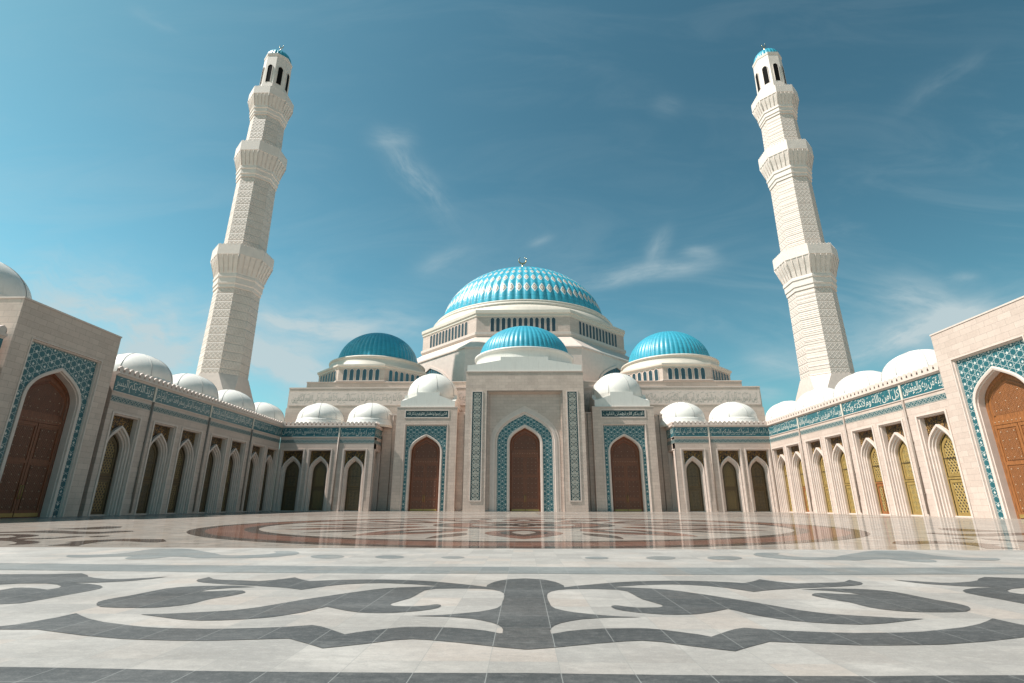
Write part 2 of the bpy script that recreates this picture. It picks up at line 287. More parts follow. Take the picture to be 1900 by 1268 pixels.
def m_dome(name, c, medal=False):
    c = dim(c)
    m, nt, p = newmat(name); g = G(nt)
    uv = nt.nodes.new('ShaderNodeUVMap'); uv.uv_map = 'lobe'
    q = g.xyz(uv.outputs[0]); u, v = q[0], q[1]
    fu = g.m('ABSOLUTE', g.m('SUBTRACT', g.m('FRACT', u), .5))       # 0 on the lobe crest
    cr = g.stripe(v, .037)
    joint = g.smooth(cr, .03, .09, 1., 0.)
    n = g.noise(g.vec(g.m('FLOOR', u), g.m('FLOOR', g.m('DIVIDE', v, .037)), 0.), 9.3, 0.)
    n2 = g.noise(g.obj(), .5, 4.)
    col = g.mix(n, tuple(x*.82 for x in c), tuple(min(.95, x*1.18) for x in c))
    col = g.mix(g.m('MULTIPLY', g.smooth(n2, .4, .75), .3), col, tuple(x*.75 for x in c))
    groove = g.smooth(fu, .43, .5)
    col = g.mix(g.m('MULTIPLY', g.m('MAXIMUM', joint, groove), .45), col, tuple(x*.4 for x in c))
    if medal:
        for v0, r in ((.165, .78), (.30, .66), (.41, .52), (.50, .38)):
            dv = g.m('ABSOLUTE', g.m('SUBTRACT', v, v0))
            d = g.m('ADD', g.m('POWER', g.m('DIVIDE', fu, .46*min(1., r+.12)), 1.15), g.m('POWER', g.m('DIVIDE', dv, .068*r), 1.15))
            col = g.mix(g.smooth(d, .95, 1.05, 1., 0.), col, dim((.80,.80,.80)))
            col = g.mix(g.smooth(g.m('ABSOLUTE', g.m('SUBTRACT', d, .50)), .10, .2, .85, 0.), col, dim((.26,.20,.15)))
            col = g.mix(g.smooth(d, .10, .2, 1., 0.), col, (.55,.36,.12))
    g.put(p.inputs['Base Color'], col)
    p.inputs['Roughness'].default_value = .36; p.inputs['Specular IOR Level'].default_value = .4
    g.put(p.inputs['Normal'], g.bump(g.m('MULTIPLY', joint, -1.), .25, .05))
    return m
M['dome'] = m_dome('turquoise dome tile', (.055,.40,.56))
M['domemain'] = m_dome('turquoise dome tile with rosettes', (.065,.44,.61), True)

def m_floor(name, c1, c2, rough, polish, joint, grain=1., spec=.5, wav=.0):
    c1, c2, joint = dim(c1), dim(c2), dim(joint)
    m, nt, p = newmat(name); g = G(nt)
    ob = g.obj(); o = g.xyz(ob)
    T = .583
    jx = g.stripe(g.m('ADD', o[0], T*.5), T); jy = g.stripe(o[1], T*1.06)
    jl = g.m('MAXIMUM', g.smooth(jx, .004, .009, 1., 0.), g.m('MULTIPLY', g.smooth(jy, .004, .009, 1., 0.), .5))
    cell = g.noise(g.vec(g.m('FLOOR', g.m('DIVIDE', g.m('ADD', o[0], T*.5), T)), g.m('FLOOR', g.m('DIVIDE', o[1], T*1.06)), 0.), 7.3, 0.)
    vein = g.noise(g.vec(g.m('MULTIPLY', o[0], .8), g.m('MULTIPLY', o[1], 2.2), 0.), 1.3, 8., .68)
    spk = g.noise(ob, 55., 3., .75)
    col = g.mix(g.smooth(vein, .32, .7), c1, c2)
    cell2 = g.noise(g.vec(g.m('FLOOR', g.m('DIVIDE', g.m('ADD', o[0], T*.5), T)), g.m('FLOOR', g.m('DIVIDE', o[1], T*1.06)), 5.), 11.9, 0.)
    col = g.mix(g.m('MULTIPLY', g.smooth(cell, .3, .7), .8), col, tuple(x*.80 for x in c1))
    col = g.mix(g.m('MULTIPLY', g.smooth(cell2, .5, .8), .55), col, (c2[0]*1.08, c2[1]*.94, c2[2]*.86))
    cloud = g.noise(g.vec(g.m('MULTIPLY', o[0], .55), o[1], 2.), 1.1, 6., .62)
    col = g.mix(g.m('MULTIPLY', g.smooth(cloud, .5, .72), .6*min(1., grain+.4)), col, tuple(min(.9, x*1.34) for x in c2))
    mot = g.noise(g.vec(g.m('MULTIPLY', o[0], .6), o[1], 4.), 13., 5., .75)
    col = g.mix(g.m('MULTIPLY', g.smooth(mot, .50, .66), .42*grain), col, tuple(min(.9, x*1.5) for x in c2))
    col = g.mix(g.m('MULTIPLY', g.smooth(mot, .50, .36), .40*grain), col, tuple(x*.6 for x in c1))
    fine = g.m('ABSOLUTE', g.m('SUBTRACT', g.noise(g.vec(g.m('MULTIPLY', o[0], 1.1), g.m('MULTIPLY', o[1], 2.6), 9.), .9, 9., .7), .5))
    col = g.mix(g.m('MULTIPLY', g.smooth(fine, .0, .03, 1., 0.), .3), col, tuple(x*.72 for x in c1))
    col = g.mix(g.m('MULTIPLY', g.smooth(spk, .5, .68), min(.5, .34*grain)), col, tuple(min(.9, x*1.7) for x in c2))
    col = g.mix(g.m('MULTIPLY', g.smooth(spk, .5, .34), min(.45, .30*grain)), col, tuple(x*.55 for x in c1))
    col = g.mix(g.m('MULTIPLY', jl, .75), col, joint)
    df = nt.nodes.new('ShaderNodeBsdfDiffuse'); gl = nt.nodes.new('ShaderNodeBsdfGlossy'); mx = nt.nodes.new('ShaderNodeMixShader')
    g.put(df.inputs['Color'], col); gl.inputs['Color'].default_value = (.95,.95,.95,1)
    fr = nt.nodes.new('ShaderNodeFresnel'); fr.inputs['IOR'].default_value = 1.46
    g.put(mx.inputs[0], g.m('MINIMUM', fr.outputs[0], spec)); nt.links.new(df.outputs[0], mx.inputs[1]); nt.links.new(gl.outputs[0], mx.inputs[2])
    nt.links.new(mx.outputs[0], nt.nodes['Material Output'].inputs['Surface']); nt.nodes.remove(p)
    scuff = g.noise(g.vec(g.m('MULTIPLY', o[0], .25), g.m('MULTIPLY', o[1], .9), 0.), 1., 5., .6)
    g.put(gl.inputs['Roughness'], g.lin(scuff, .3, .7, rough, rough+polish))
    h = g.m('ADD', g.m('MULTIPLY', spk, .03), g.m('MULTIPLY', g.noise(g.vec(o[0], g.m('MULTIPLY', o[1], 1.6), 0.), 1.1, 3.), wav))
    bp = g.bump(h, .3, .02); g.put(gl.inputs['Normal'], bp); g.put(df.inputs['Normal'], bp)
    return m
JW = (.60,.57,.53); JD = (.46,.46,.46)
M['fl_white'] = m_floor('honed white marble floor', (.355,.325,.305), (.43,.395,.37), .40, .18, (.27,.26,.245), .5, .16)
M['fl_dark'] = m_floor('honed grey granite inlay', (.047,.0445,.0435), (.082,.079,.077), .42, .2, (.30,.30,.295), 1.9, .12)
M['fl_grey'] = m_floor('honed light grey inlay', (.17,.178,.178), (.215,.22,.217), .40, .2, (.28,.28,.28), .6, .14)  # dark inlay made paler and greener: sky reflection put into its colour
M['fl_pwhite'] = m_floor('polished cream marble floor', (.365,.32,.292), (.45,.40,.365), .035, .05, (.40,.36,.33), .3, .40, .10)
M['fl_pdark'] = m_floor('polished brown granite inlay', (.095,.075,.068), (.14,.112,.10), .035, .05, (.3,.27,.25), .6, .46, .09)
M['fl_pred'] = m_floor('polished red granite inlay', (.21,.115,.092), (.28,.165,.135), .035, .05, (.42,.33,.29), .6, .46, .09)
M['ground'] = plain('pale outer paving', (.46,.39,.34), .8, 0., .1, .3)

# ------------------------------------------------------------------ mesh builder
class MB:
    def __init__(s): s.v = []; s.f = []; s.mi = []; s.sm = []; s.mats = []; s.uv = {}
    def mat(s, k):
        if k not in s.mats: s.mats.append(k)
        return s.mats.index(k)
    def add(s, verts, faces, k, smooth=False, uvs=None):
        o = len(s.v); s.v += [tuple(q) for q in verts]; i = s.mat(k)
        for n, fc in enumerate(faces):
            if uvs is not None: s.uv[len(s.f)] = uvs[n]
            s.f.append([a+o for a in fc]); s.mi.append(i); s.sm.append(smooth)
    def box(s, x0, x1, y0, y1, z0, z1, k):
        v = [(x0,y0,z0),(x1,y0,z0),(x1,y1,z0),(x0,y1,z0),(x0,y0,z1),(x1,y0,z1),(x1,y1,z1),(x0,y1,z1)]
        s.add(v, [(0,3,2,1),(4,5,6,7),(0,1,5,4),(1,2,6,5),(2,3,7,6),(3,0,4,7)], k)
    def poly(s, pts, k):
        s.add(pts, [tuple(range(len(pts)))], k)
    def prism(s, pts, y0, y1, k):
        """outline in xz (counter-clockwise seen from -y), extruded from y0 to y1"""
        n = len(pts)
        v = [(x,y0,z) for x,z in pts]+[(x,y1,z) for x,z in pts]
        f = [tuple(range(n)), tuple(range(2*n-1, n-1, -1))]+[(i, i+n, (i+1)%n+n, (i+1)%n) for i in range(n)]
        s.add(v, f, k)
    def strip(s, a, b, k, smooth=False):
        n = len(a)
        s.add(list(a)+list(b), [(i, i+1, n+i+1, n+i) for i in range(n-1)], k, smooth)
    def lathe(s, prof, n, k, cx=0, cy=0, lobes=0, amp=0., smooth=True, ang0=0., caps=False, uvl=False):
        vs = []; fs = []; uvs = []
        m = len(prof)
        for j, (r, z) in enumerate(prof):
            for i in range(n):
                t = ang0+2*PI*i/n; rr = r
                if lobes:
                    rr = r*(1-amp*(1-abs(math.sin(lobes*t/2))))
                vs.append((cx+rr*math.cos(t), cy+rr*math.sin(t), z))
        for j in range(m-1):
            for i in range(n):
                fs.append((j*n+i, j*n+(i+1)%n, (j+1)*n+(i+1)%n, (j+1)*n+i))
                if uvl:
                    u0, u1 = lobes*i/n, lobes*(i+1)/n; v0, v1 = j/(m-1), (j+1)/(m-1)
                    uvs.append([(u0,v0),(u1,v0),(u1,v1),(u0,v1)])
        s.add(vs, fs, k, smooth, uvs if uvl else None)
        if caps:
            s.add([vs[(m-1)*n+i] for i in range(n)], [tuple(range(n))], k)
    def tube(s, pts, r, k, n=8):
        rings = []
        for i, p in enumerate(pts):
            p = Vector(p); d = (Vector(pts[min(i+1, len(pts)-1)])-Vector(pts[max(i-1, 0)])).normalized()
            a = d.cross(Vector((0,0,1)));
            if a.length < 1e-3: a = d.cross(Vector((1,0,0)))
            a.normalize(); b = d.cross(a)
            rr = r[i] if isinstance(r, (list, tuple)) else r
            rings.append([p+a*rr*math.cos(2*PI*j/n)+b*rr*math.sin(2*PI*j/n) for j in range(n)])
        vs = [q for ring in rings for q in ring]
        fs = [(i*n+j, i*n+(j+1)%n, (i+1)*n+(j+1)%n, (i+1)*n+j) for i in range(len(pts)-1) for j in range(n)]
        fs += [tuple(range(n))[::-1], tuple((len(pts)-1)*n+j for j in range(n))]
        s.add(vs, fs, k, True)
    def ball(s, c, r, k, n=8):
        vs = []; fs = []
        for i in range(n//2+1):
            ph = PI*i/(n//2)
            for j in range(n):
                vs.append((c[0]+r*math.sin(ph)*math.cos(2*PI*j/n), c[1]+r*math.sin(ph)*math.sin(2*PI*j/n), c[2]+r*math.cos(ph)))
        for i in range(n//2):
            for j in range(n): fs.append((i*n+j, (i+1)*n+j, (i+1)*n+(j+1)%n, i*n+(j+1)%n))
        s.add(vs, fs, k, True)
    def mesh(s, name):
        me = bpy.data.meshes.new(name)
        me.from_pydata(s.v, [], s.f)
        for k in s.mats: me.materials.append(M[k])
        me.polygons.foreach_set('material_index', s.mi)
        me.polygons.foreach_set('use_smooth', s.sm)
        if s.uv:
            lay = me.uv_layers.new(name='lobe')
            for fi, co in s.uv.items():
                p = me.polygons[fi]
                for li, c in zip(p.loop_indices, co): lay.data[li].uv = c
        me.update()
        bm = bmesh.new(); bm.from_mesh(me)
        bmesh.ops.recalc_face_normals(bm, faces=bm.faces)
        bm.to_mesh(me); bm.free()
        return me
    def build(s, name, parent=None, loc=(0,0,0), rz=0., mesh=None):
        return link(name, s.mesh(name), parent, loc, rz)

def link(name, me, parent=None, loc=(0,0,0), rz=0.):
    o = bpy.data.objects.new(name, me); COL.objects.link(o)
    o.parent = parent; o.location = loc; o.rotation_euler = (0, 0, rz)
    return o
def thing(name, label, cat, loc=(0,0,0), rz=0., group=None):
    o = link(name, None, None, loc, rz)
    o['label'] = label; o['category'] = cat
    if group: o['group'] = group
    return o
def struct(o): o['kind'] = 'structure'; return o
def copy_part(src, parent, loc=None, rz=None):
    c = src.copy(); COL.objects.link(c); c.parent = parent
    if loc is not None: c.location = loc
    if rz is not None: c.rotation_euler = (0, 0, rz)
    for ch in src.children: copy_part(ch, c)
    return c

def arch(w, zs, za, n=9, y=0., zb=0., shx=.56, shz=.74):
    """pointed arch outline from bottom left over the apex to bottom right"""
    h = za-zs; L = []
    for i in range(n+1):
        t = i/n; u = 1-t
        x = u**3*w+3*u*u*t*w+3*u*t*t*w*shx
        z = u**3*zs+3*u*u*t*(zs+h*.52)+3*u*t*t*(zs+h*shz)+t**3*za
        L.append((x, z))
    left = [(-w, y, zb)]+[(-x, y, z) for x, z in L]
    right = [(x, y, z) for x, z in L[-2::-1]]+[(w, y, zb)]
    return left+right
def rect(w, zt, y, zb=0.): return [(-w,y,zb),(-w,y,zt),(w,y,zt),(w,y,zb)]
def shift(pts, dy): return [(x, y+dy, z) for x, y, z in pts]
def spandrel(mb, a, w, zt, y, k, zb=0.):
    """fills between an arch outline and the rectangle half-width w, top zt, on plane y"""
    n = len(a)
    top = []
    for i, (x, _, z) in enumerate(a):
        if i == 0: top.append((-w, y, zb))
        elif i == n-1: top.append((w, y, zb))
        else: top.append(None)
    # side strips up to the spring
    zs = a[1][2]; aw = a[1][0]
    mb.poly([(-w,y,zb),(aw,y,zb),(aw,y,zs),(-w,y,zs)], k)
    mb.poly([(-aw,y,zb),(w,y,zb),(w,y,zs),(-aw,y,zs)], k)
    mb.poly([(-w,y,zs),(aw,y,zs),(aw,y,zt),(-w,y,zt)], k)
    mb.poly([(-aw,y,zs),(w,y,zs),(w,y,zt),(-aw,y,zt)], k)
    for i in range(1, n-2):
        p, q = a[i], a[i+1]
        mb.poly([(p[0],y,p[2]),(q[0],y,q[2]),(q[0],y,zt),(p[0],y,zt)], k)

# ------------------------------------------------------------------ Arabic lettering
AR = {'ا':(0xFE8D,2),'آ':(0xFE81,2),'أ':(0xFE83,2),'إ':(0xFE87,2),'ؤ':(0xFE85,2),'ئ':(0xFE89,4),'ء':(0xFE80,1),'ب':(0xFE8F,4),'ة':(0xFE93,2),
'ت':(0xFE95,4),'ث':(0xFE99,4),'ج':(0xFE9D,4),'ح':(0xFEA1,4),'خ':(0xFEA5,4),'د':(0xFEA9,2),'ذ':(0xFEAB,2),'ر':(0xFEAD,2),'ز':(0xFEAF,2),'س':(0xFEB1,4),
'ش':(0xFEB5,4),'ص':(0xFEB9,4),'ض':(0xFEBD,4),'ط':(0xFEC1,4),'ظ':(0xFEC5,4),'ع':(0xFEC9,4),'غ':(0xFECD,4),'ف':(0xFED1,4),'ق':(0xFED5,4),'ك':(0xFED9,4),
'ل':(0xFEDD,4),'م':(0xFEE1,4),'ن':(0xFEE5,4),'ه':(0xFEE9,4),'و':(0xFEED,2),'ى':(0xFEEF,2),'ي':(0xFEF1,4)}
LA = {'آ':0xFEF5,'أ':0xFEF7,'إ':0xFEF9,'ا':0xFEFB}
def shape(t):
    out = []; i = 0
    while i < len(t):
        c = t[i]
        prev = i > 0 and t[i-1] in AR and AR[t[i-1]][1] == 4
        if c == 'ل' and i+1 < len(t) and t[i+1] in LA:
            out.append(chr(LA[t[i+1]]+(1 if prev else 0))); i += 2; continue
        if c in AR:
            b, n = AR[c]
            nxt = i+1 < len(t) and t[i+1] in AR and n == 4 and t[i+1] != 'ء'
            if n == 1: out.append(chr(b))
            elif nxt: out.append(chr(b+(3 if prev else 2)))
            else: out.append(chr(b+(1 if prev else 0)))
        else: out.append(c)
        i += 1
    return ''.join(out[::-1])
def lettering(mb, text, x0, x1, z0, z1, y, k, bold=.002, depth=.03, strokes=True):
    cu = bpy.data.curves.new('lettering', 'FONT'); cu.body = shape(text); cu.offset = bold
    cu.resolution_u = 3; cu.space_word = .55; cu.space_character = .97
    ob = bpy.data.objects.new('lettering', cu); COL.objects.link(ob)
    ev = ob.evaluated_get(bpy.context.evaluated_depsgraph_get()); me = bpy.data.meshes.new_from_object(ev)
    vs = [tuple(v.co) for v in me.vertices]; fs = [tuple(p.vertices) for p in me.polygons]
    bpy.data.objects.remove(ob); bpy.data.meshes.remove(me); bpy.data.curves.remove(cu)
    ax = min(v[0] for v in vs); bx = max(v[0] for v in vs); az = min(v[1] for v in vs); bz = max(v[1] for v in vs)
    sx = (x1-x0)/(bx-ax); sz = (z1-z0)/(bz-az)
    mb.add([(x0+(v[0]-ax)*sx, y, z0+(v[1]-az)*sz) for v in vs], fs, k)
    if strokes:                                    # the vowel marks that ride above and below the line
        n = int((x1-x0)/(z1-z0)*3.2); h = z1-z0
        rr = random.Random(len(text))
        for i in range(n):
            cx = x0+(x1-x0)*(i+.3+.4*rr.random())/n; cz = z0+h*rr.choice((.84,.9,.93,.1,.06,.8)); w = h*.11
            mb.add([(cx-w,y-.004,cz-.02*h),(cx+w,y-.004,cz+.07*h),(cx+w,y-.004,cz+.105*h),(cx-w,y-.004,cz+.025*h)], [(0,1,2,3)], k)

# ------------------------------------------------------------------ courtyard floor
def sheet(name, loops, k, z, label=None):
    mb = MB()
    for lp in loops: mb.poly([(x, y, z) for x, y in lp], k)
    o = mb.build(name); struct(o)
    return o
AX = .03                                   # symmetry axis of the pattern
def mir(lp): return [(2*AX-x, y) for x, y in lp]
FARY = 16.55
def clamp(lp): return [(min(x, 60), y) for x, y in lp]
mb = MB(); mb.poly([(-600,-600,-.06),(600,-600,-.06),(600,900,-.06),(-600,900,-.06)], 'ground')
mb.poly([(-3000,900.01,-.06),(3000,900.01,-.06),(3000,4000,-.06),(-3000,4000,-.06)], 'ground'); struct(mb.build('ground'))
sheet('courtyard_floor', [[(-48.5,-30),(48.5,-30),(48.5,FARY),(-48.5,FARY)]], 'fl_white', 0.)
sheet('polished_floor', [[(-48.5,FARY+.004),(48.5,FARY+.004),(48.5,107),(-48.5,107)]], 'fl_pwhite', 0.)
def symmetric(lp):
    """outline whose ends lie on the axis: close it with its mirror image"""
    h = [(min(x, AX), y) for x, y in lp]
    return h+mir(h)[::-1]
F = FLOOR
bb = F['band_bottom']
sheet('dark_floor_band', [symmetric([(bb[0][0], -1.)]+bb)], 'fl_dark', .004)
t, b = F['band_up_t'], F['band_up_b']
sheet('grey_floor_band', [symmetric(b[::-1]+[]) [:len(b)] [::-1] and (symmetric(b)[:len(b)]+mir([(min(x, AX), y) for x, y in b])[::-1]+mir([(min(x, AX), y) for x, y in t])+[(min(x, AX), y) for x, y in t][::-1])], 'fl_grey', .004)
main = F['main']
sheet('scroll_inlay', [symmetric(main)], 'fl_dark', .004)
sheet('leaf_inlay', [q for k in ('tear', 'swirl') for q in (F[k], mir(F[k]))], 'fl_dark', .004)
sheet('grey_scroll_inlay', [q for k in ('hook', 'dot1', 'dot2', 'dot3') for q in (F[k], mir(F[k]))], 'fl_grey', .004)
sheet('brown_scroll_inlay', [q for k in ('f1', 'f2', 'f3', 'f4', 'f5') for q in (F[k], mir(F[k]))], 'fl_pdark', .004)
# medallion of the courtyard: rings and petals of red and brown stone
CY = 35.6; CR = 18.95
def ringpoly(mb, r0, r1, k, z, n=120):
    for i in range(n):
        a, c = 2*PI*i/n, 2*PI*(i+1)/n
        mb.poly([(AX+r0*math.cos(a),CY+r0*math.sin(a),z),(AX+r1*math.cos(a),CY+r1*math.sin(a),z),(AX+r1*math.cos(c),CY+r1*math.sin(c),z),(AX+r0*math.cos(c),CY+r0*math.sin(c),z)], k)
mb = MB()
ringpoly(mb, CR-.75, CR, 'fl_pdark', .004); ringpoly(mb, CR-2.5, CR-.75, 'fl_pred', .004); ringpoly(mb, CR-3.2, CR-2.5, 'fl_pdark', .004)
def petal(mb, r0, r1, wid, ang, k, z, skew=0.):
    P = []
    for i in range(13):
        t = i/12; P.append((r0+(r1-r0)*t, wid*math.sin(PI*t)**.8*(1.15-.5*t)+skew*math.sin(PI*t)))
    Q = [(r, -w+2*skew*math.sin(PI*(r-r0)/(r1-r0))) for r, w in P[1:-1]][::-1]
    mb.poly([(AX+r*math.cos(ang)-w*math.sin(ang), CY+r*math.sin(ang)+w*math.cos(ang), z) for r, w in P+Q], k)
for i in range(12):
    a = -PI/2+2*PI*i/12
    petal(mb, 6.6, 14.6, 2.0, a, 'fl_pred', .004); petal(mb, 7.6, 12.9, 1.25, a, 'fl_pdark', .008); petal(mb, 8.4, 11.6, .62, a, 'fl_pwhite', .012)
    petal(mb, 10.6, 14.9, .55, a+PI/12, 'fl_pdark', .004, .1)
ringpoly(mb, 4.9, 5.9, 'fl_pdark', .004); ringpoly(mb, 3.4, 4.9, 'fl_pred', .004)
for i in range(8): petal(mb, .4, 3.2, .8, i*PI/4, 'fl_pdark', .004)
struct(mb.build('floor_medallion'))
mb = MB()
for s in (1, -1):
    for j, (yy, w) in enumerate(((60,1.2),(67,.7),(73,2.),(80,.8),(86,1.5),(92,.8))):
        n = 24
        for i in range(n):
            def pt(i, e):
                x = s*(2+i*1.75); return (x, yy+w*.5*e+1.7*math.sin(i*.55+j), .004)
            if x_ok := True:
                mb.poly([pt(i,-1), pt(i+1,-1), pt(i+1,1), pt(i,1)], 'fl_pred' if j % 2 == 0 else 'fl_pdark')
struct(mb.build('wavy_floor_bands'))

# ------------------------------------------------------------------ arcade pieces
def window_mesh():
    mb = MB()
    st = [rect(2.38,11.55,0.), rect(2.38,11.55,-.10), rect(2.14,11.36,-.10), rect(2.14,11.36,.12), rect(2.0,11.2,.12), rect(2.0,11.2,.85)]
    for a, b in zip(st, st[1:]): mb.strip(a, b, 'trim')
    S = [(1.93,7.3,10.2,.85), (1.93,7.3,10.2,.30), (1.84,7.3,10.06,.27), (1.72,7.28,9.9,.30), (1.70,7.28,9.86,.52), (1.60,7.26,9.7,.50), (1.54,7.26,9.62,.54), (1.53,7.25,9.6,.74), (1.43,7.23,9.44,.72), (1.38,7.22,9.36,.78), (1.37,7.22,9.34,1.30)]
    prev = None
    for w, zs, za, y in S:
        a = arch(w, zs, za, 9, y)
        if prev: mb.strip(prev, a, 'trim')
        prev = a
    # side cheeks between the arch band and the jamb of the recess
    for s in (1, -1): mb.box(*sorted((s*1.925, s*2.0)), .42, .84, 0, 8.2, 'trim')
    mb.box(-1.37, 1.37, 1.0, 1.35, 0., .12, 'trim')
    return mb.mesh('window')
def grille_mesh():
    mb = MB(); spandrel(mb, arch(1.93,7.3,10.2,9,0.), 2.0, 11.2, 0., 'grille', 7.0); return mb.mesh('grille')
def clip_arch(w, zs, za, y, zb): return arch(w, zs, za, 8, y, zb)
def screen_mesh(kind, doorlike=False, br='brass'):
    mb = MB()
    lat = {'brass': {'A': 'latA', 'B': 'latB'}, 'bronze': {'A': 'bzA', 'B': 'bzB'}}[br][kind]
    # outer frame and bars
    a = arch(1.37,7.22,9.34,8,0.,.0); b = arch(1.20,7.2,9.08,8,-.02,.0); c = arch(1.18,7.2,9.05,8,.04,.0)
    mb.strip(a, b, br); mb.strip(b, c, 'dark')
    mb.poly(arch(1.185,7.2,9.06,8,.10,0.), 'dark')
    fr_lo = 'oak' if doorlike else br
    def panel(z0, z1, archd, k, f):
        if archd:
            o = arch(1.12,7.18,8.94,8,.03,z0); i = arch(.80,7.1,8.45,8,.0,z0+.34); j = arch(.78,7.1,8.42,8,.06,z0+.36)
        else:
            o = [(-1.12,.03,z0),(-1.12,.03,z1),(1.12,.03,z1),(1.12,.03,z0)]
            i = [(-.80,0.,z0+.34),(-.80,0.,z1-.3),(.80,0.,z1-.3),(.80,0.,z0+.34)]
            j = [(-.78,.06,z0+.36),(-.78,.06,z1-.32),(.78,.06,z1-.32),(.78,.06,z0+.36)]
        mb.strip(o, i, f); mb.strip(i, j, f)
        mb.poly([o[0], o[-1], i[-1], i[0]], f); mb.poly([i[0], i[-1], j[-1], j[0]], f)
        # beaded line round the field
        mb.poly(j, k)
    panel(.12, 4.0, False, lat, fr_lo)
    panel(4.35, 0, True, lat, br)
    mb.box(-1.15, 1.15, -.03, .05, 4.06, 4.28, fr_lo)
    mb.box(-1.13, 1.13, -.02, .055, 6.35, 6.42, 'dark')
    if doorlike:
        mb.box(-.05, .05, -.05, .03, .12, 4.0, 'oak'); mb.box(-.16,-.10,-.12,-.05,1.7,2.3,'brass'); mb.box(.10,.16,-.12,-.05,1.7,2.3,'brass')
    return mb.mesh('screen')
WIN = window_mesh(); GRI = grille_mesh()
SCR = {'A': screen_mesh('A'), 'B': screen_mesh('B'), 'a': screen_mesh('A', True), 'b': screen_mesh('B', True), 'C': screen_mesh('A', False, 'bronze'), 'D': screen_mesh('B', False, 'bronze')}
def window(parent, x, kind, loc, rz):
    c, s = math.cos(rz), math.sin(rz)
    w = link('window', WIN, parent, (loc[0]+c*x, loc[1]+s*x, loc[2]), rz)
    link('grille', GRI, w, (0, .70, 0)); link('lattice_screen', SCR[kind], w, (0, 1.14, 0))
    return w
ZT = 16.1
def run(parent, loc, rz, x0, x1, wins, pipes, bays, crest=True, depth=1.6, endcap=(0, 0)):
    # one straight run of arcade wall; local x along it, front on y = 0
    parent['group'] = 'arcades around the courtyard'
    mb = MB(); cur = x0
    for x, k in wins:
        if x-2.38 > cur+.01:
            mb.box(cur, x-2.38, 0, depth, 0, 11.55, 'stone')
            if x-2.38-cur > .5: mb.box(cur+.05*(cur > x0), x-2.43, -.06, 0.003, 0., 1.9, 'stone')
        mb.box(x-2.38, x+2.38, 1.38, depth, 0, 11.55, 'void')
        cur = x+2.38
    if x1 > cur+.01:
        mb.box(cur, x1, 0, depth, 0, 11.55, 'stone')
        if x1-cur > .5: mb.box(cur+.05, x1-.0, -.06, 0.003, 0., 1.9, 'stone')
    mb.box(x0, x1, 0, depth, 11.55, 15.72, 'stone')
    link('wall', mb.mesh('wall'), parent, loc, rz)
    for x, k in wins: window(parent, x, k, loc, rz)
    mb = MB()
    mb.box(x0-endcap[0]*.3, x1+endcap[1]*.3, -.16, depth, 15.72, 15.86, 'trim'); mb.box(x0-endcap[0]*.3, x1+endcap[1]*.3, -.30, depth, 15.86, ZT, 'trim')
    link('cornice', mb.mesh('cornice'), parent, loc, rz)
    c, s = math.cos(rz), math.sin(rz)
    def at(x, y, z): return (loc[0]+c*x-s*y, loc[1]+s*x+c*y, loc[2]+z)
    if crest:
        # crenellated cresting: a single continuous outline of little leaves
        n = int(round((x1-x0)/.86)); st = (x1-x0)/n; out = [(x0, ZT)]
        bot = []
        out = [(x0, ZT+.06)]
        for i in range(n):
            a = x0+i*st; m = a+st/2
            out += [(a+.10,ZT+.10),(a+.13,ZT+.24),(a+.06,ZT+.40),(a+.12,ZT+.55),(a+.26,ZT+.64),(m,ZT+.74),(a+st-.26,ZT+.64),(a+st-.12,ZT+.55),(a+st-.06,ZT+.40),(a+st-.13,ZT+.24),(a+st-.10,ZT+.10)]
        out.append((x1, ZT+.06))
        mb = MB()
        fr = [(x,-.16,z) for x, z in out]; bk = [(x,.10,z) for x, z in out]
        f0 = [(x,-.16,ZT+.002) for x, z in out]; b0 = [(x,.10,ZT+.002) for x, z in out]
        mb.strip(fr, bk, 'trim'); mb.strip(f0, fr, 'trim'); mb.strip(bk, b0, 'trim')
        link('cresting', mb.mesh('cresting'), parent, loc, rz)
    for a, b, text in bays:
        mid = (a+b)/2; h = (b-a)/2
        mb = MB(); mb.box(-h, h, -.05, .01, -.88, .88, 'band')
        for z in (-.94, .94): mb.box(-h, h, -.09, .01, z-.05, z+.05, 'trim')
        bd = link('inscription_band', mb.mesh('inscription_band'), parent, at(mid, 0, 14.74), rz)
        mb = MB(); lettering(mb, text, -h+.15, h-.15, -.74, .76, -.058, 'letters')
        link('inscription', mb.mesh('inscription'), bd)
        mb = MB(); mb.box(-h, h, -.03, .01, -.36, .36, 'knot')
        link('border_band', mb.mesh('border_band'), parent, at(mid, 0, 12.98), rz)
    for x in pipes:
        mb = MB(); mb.box(-.16, .16, -.13, .0, 13.7, 15.7, 'cornice')
        mb.tube([(0,-.12,13.75),(0,-.12,.25)], .13, 'pipe', 8)
        for z in (2.5, 5.5, 8.5, 11.5): mb.box(-.18,.18,-.16,.0,z,z+.1,'pipe')
        link('downpipe', mb.mesh('downpipe'), parent, at(x, 0, 0), rz)

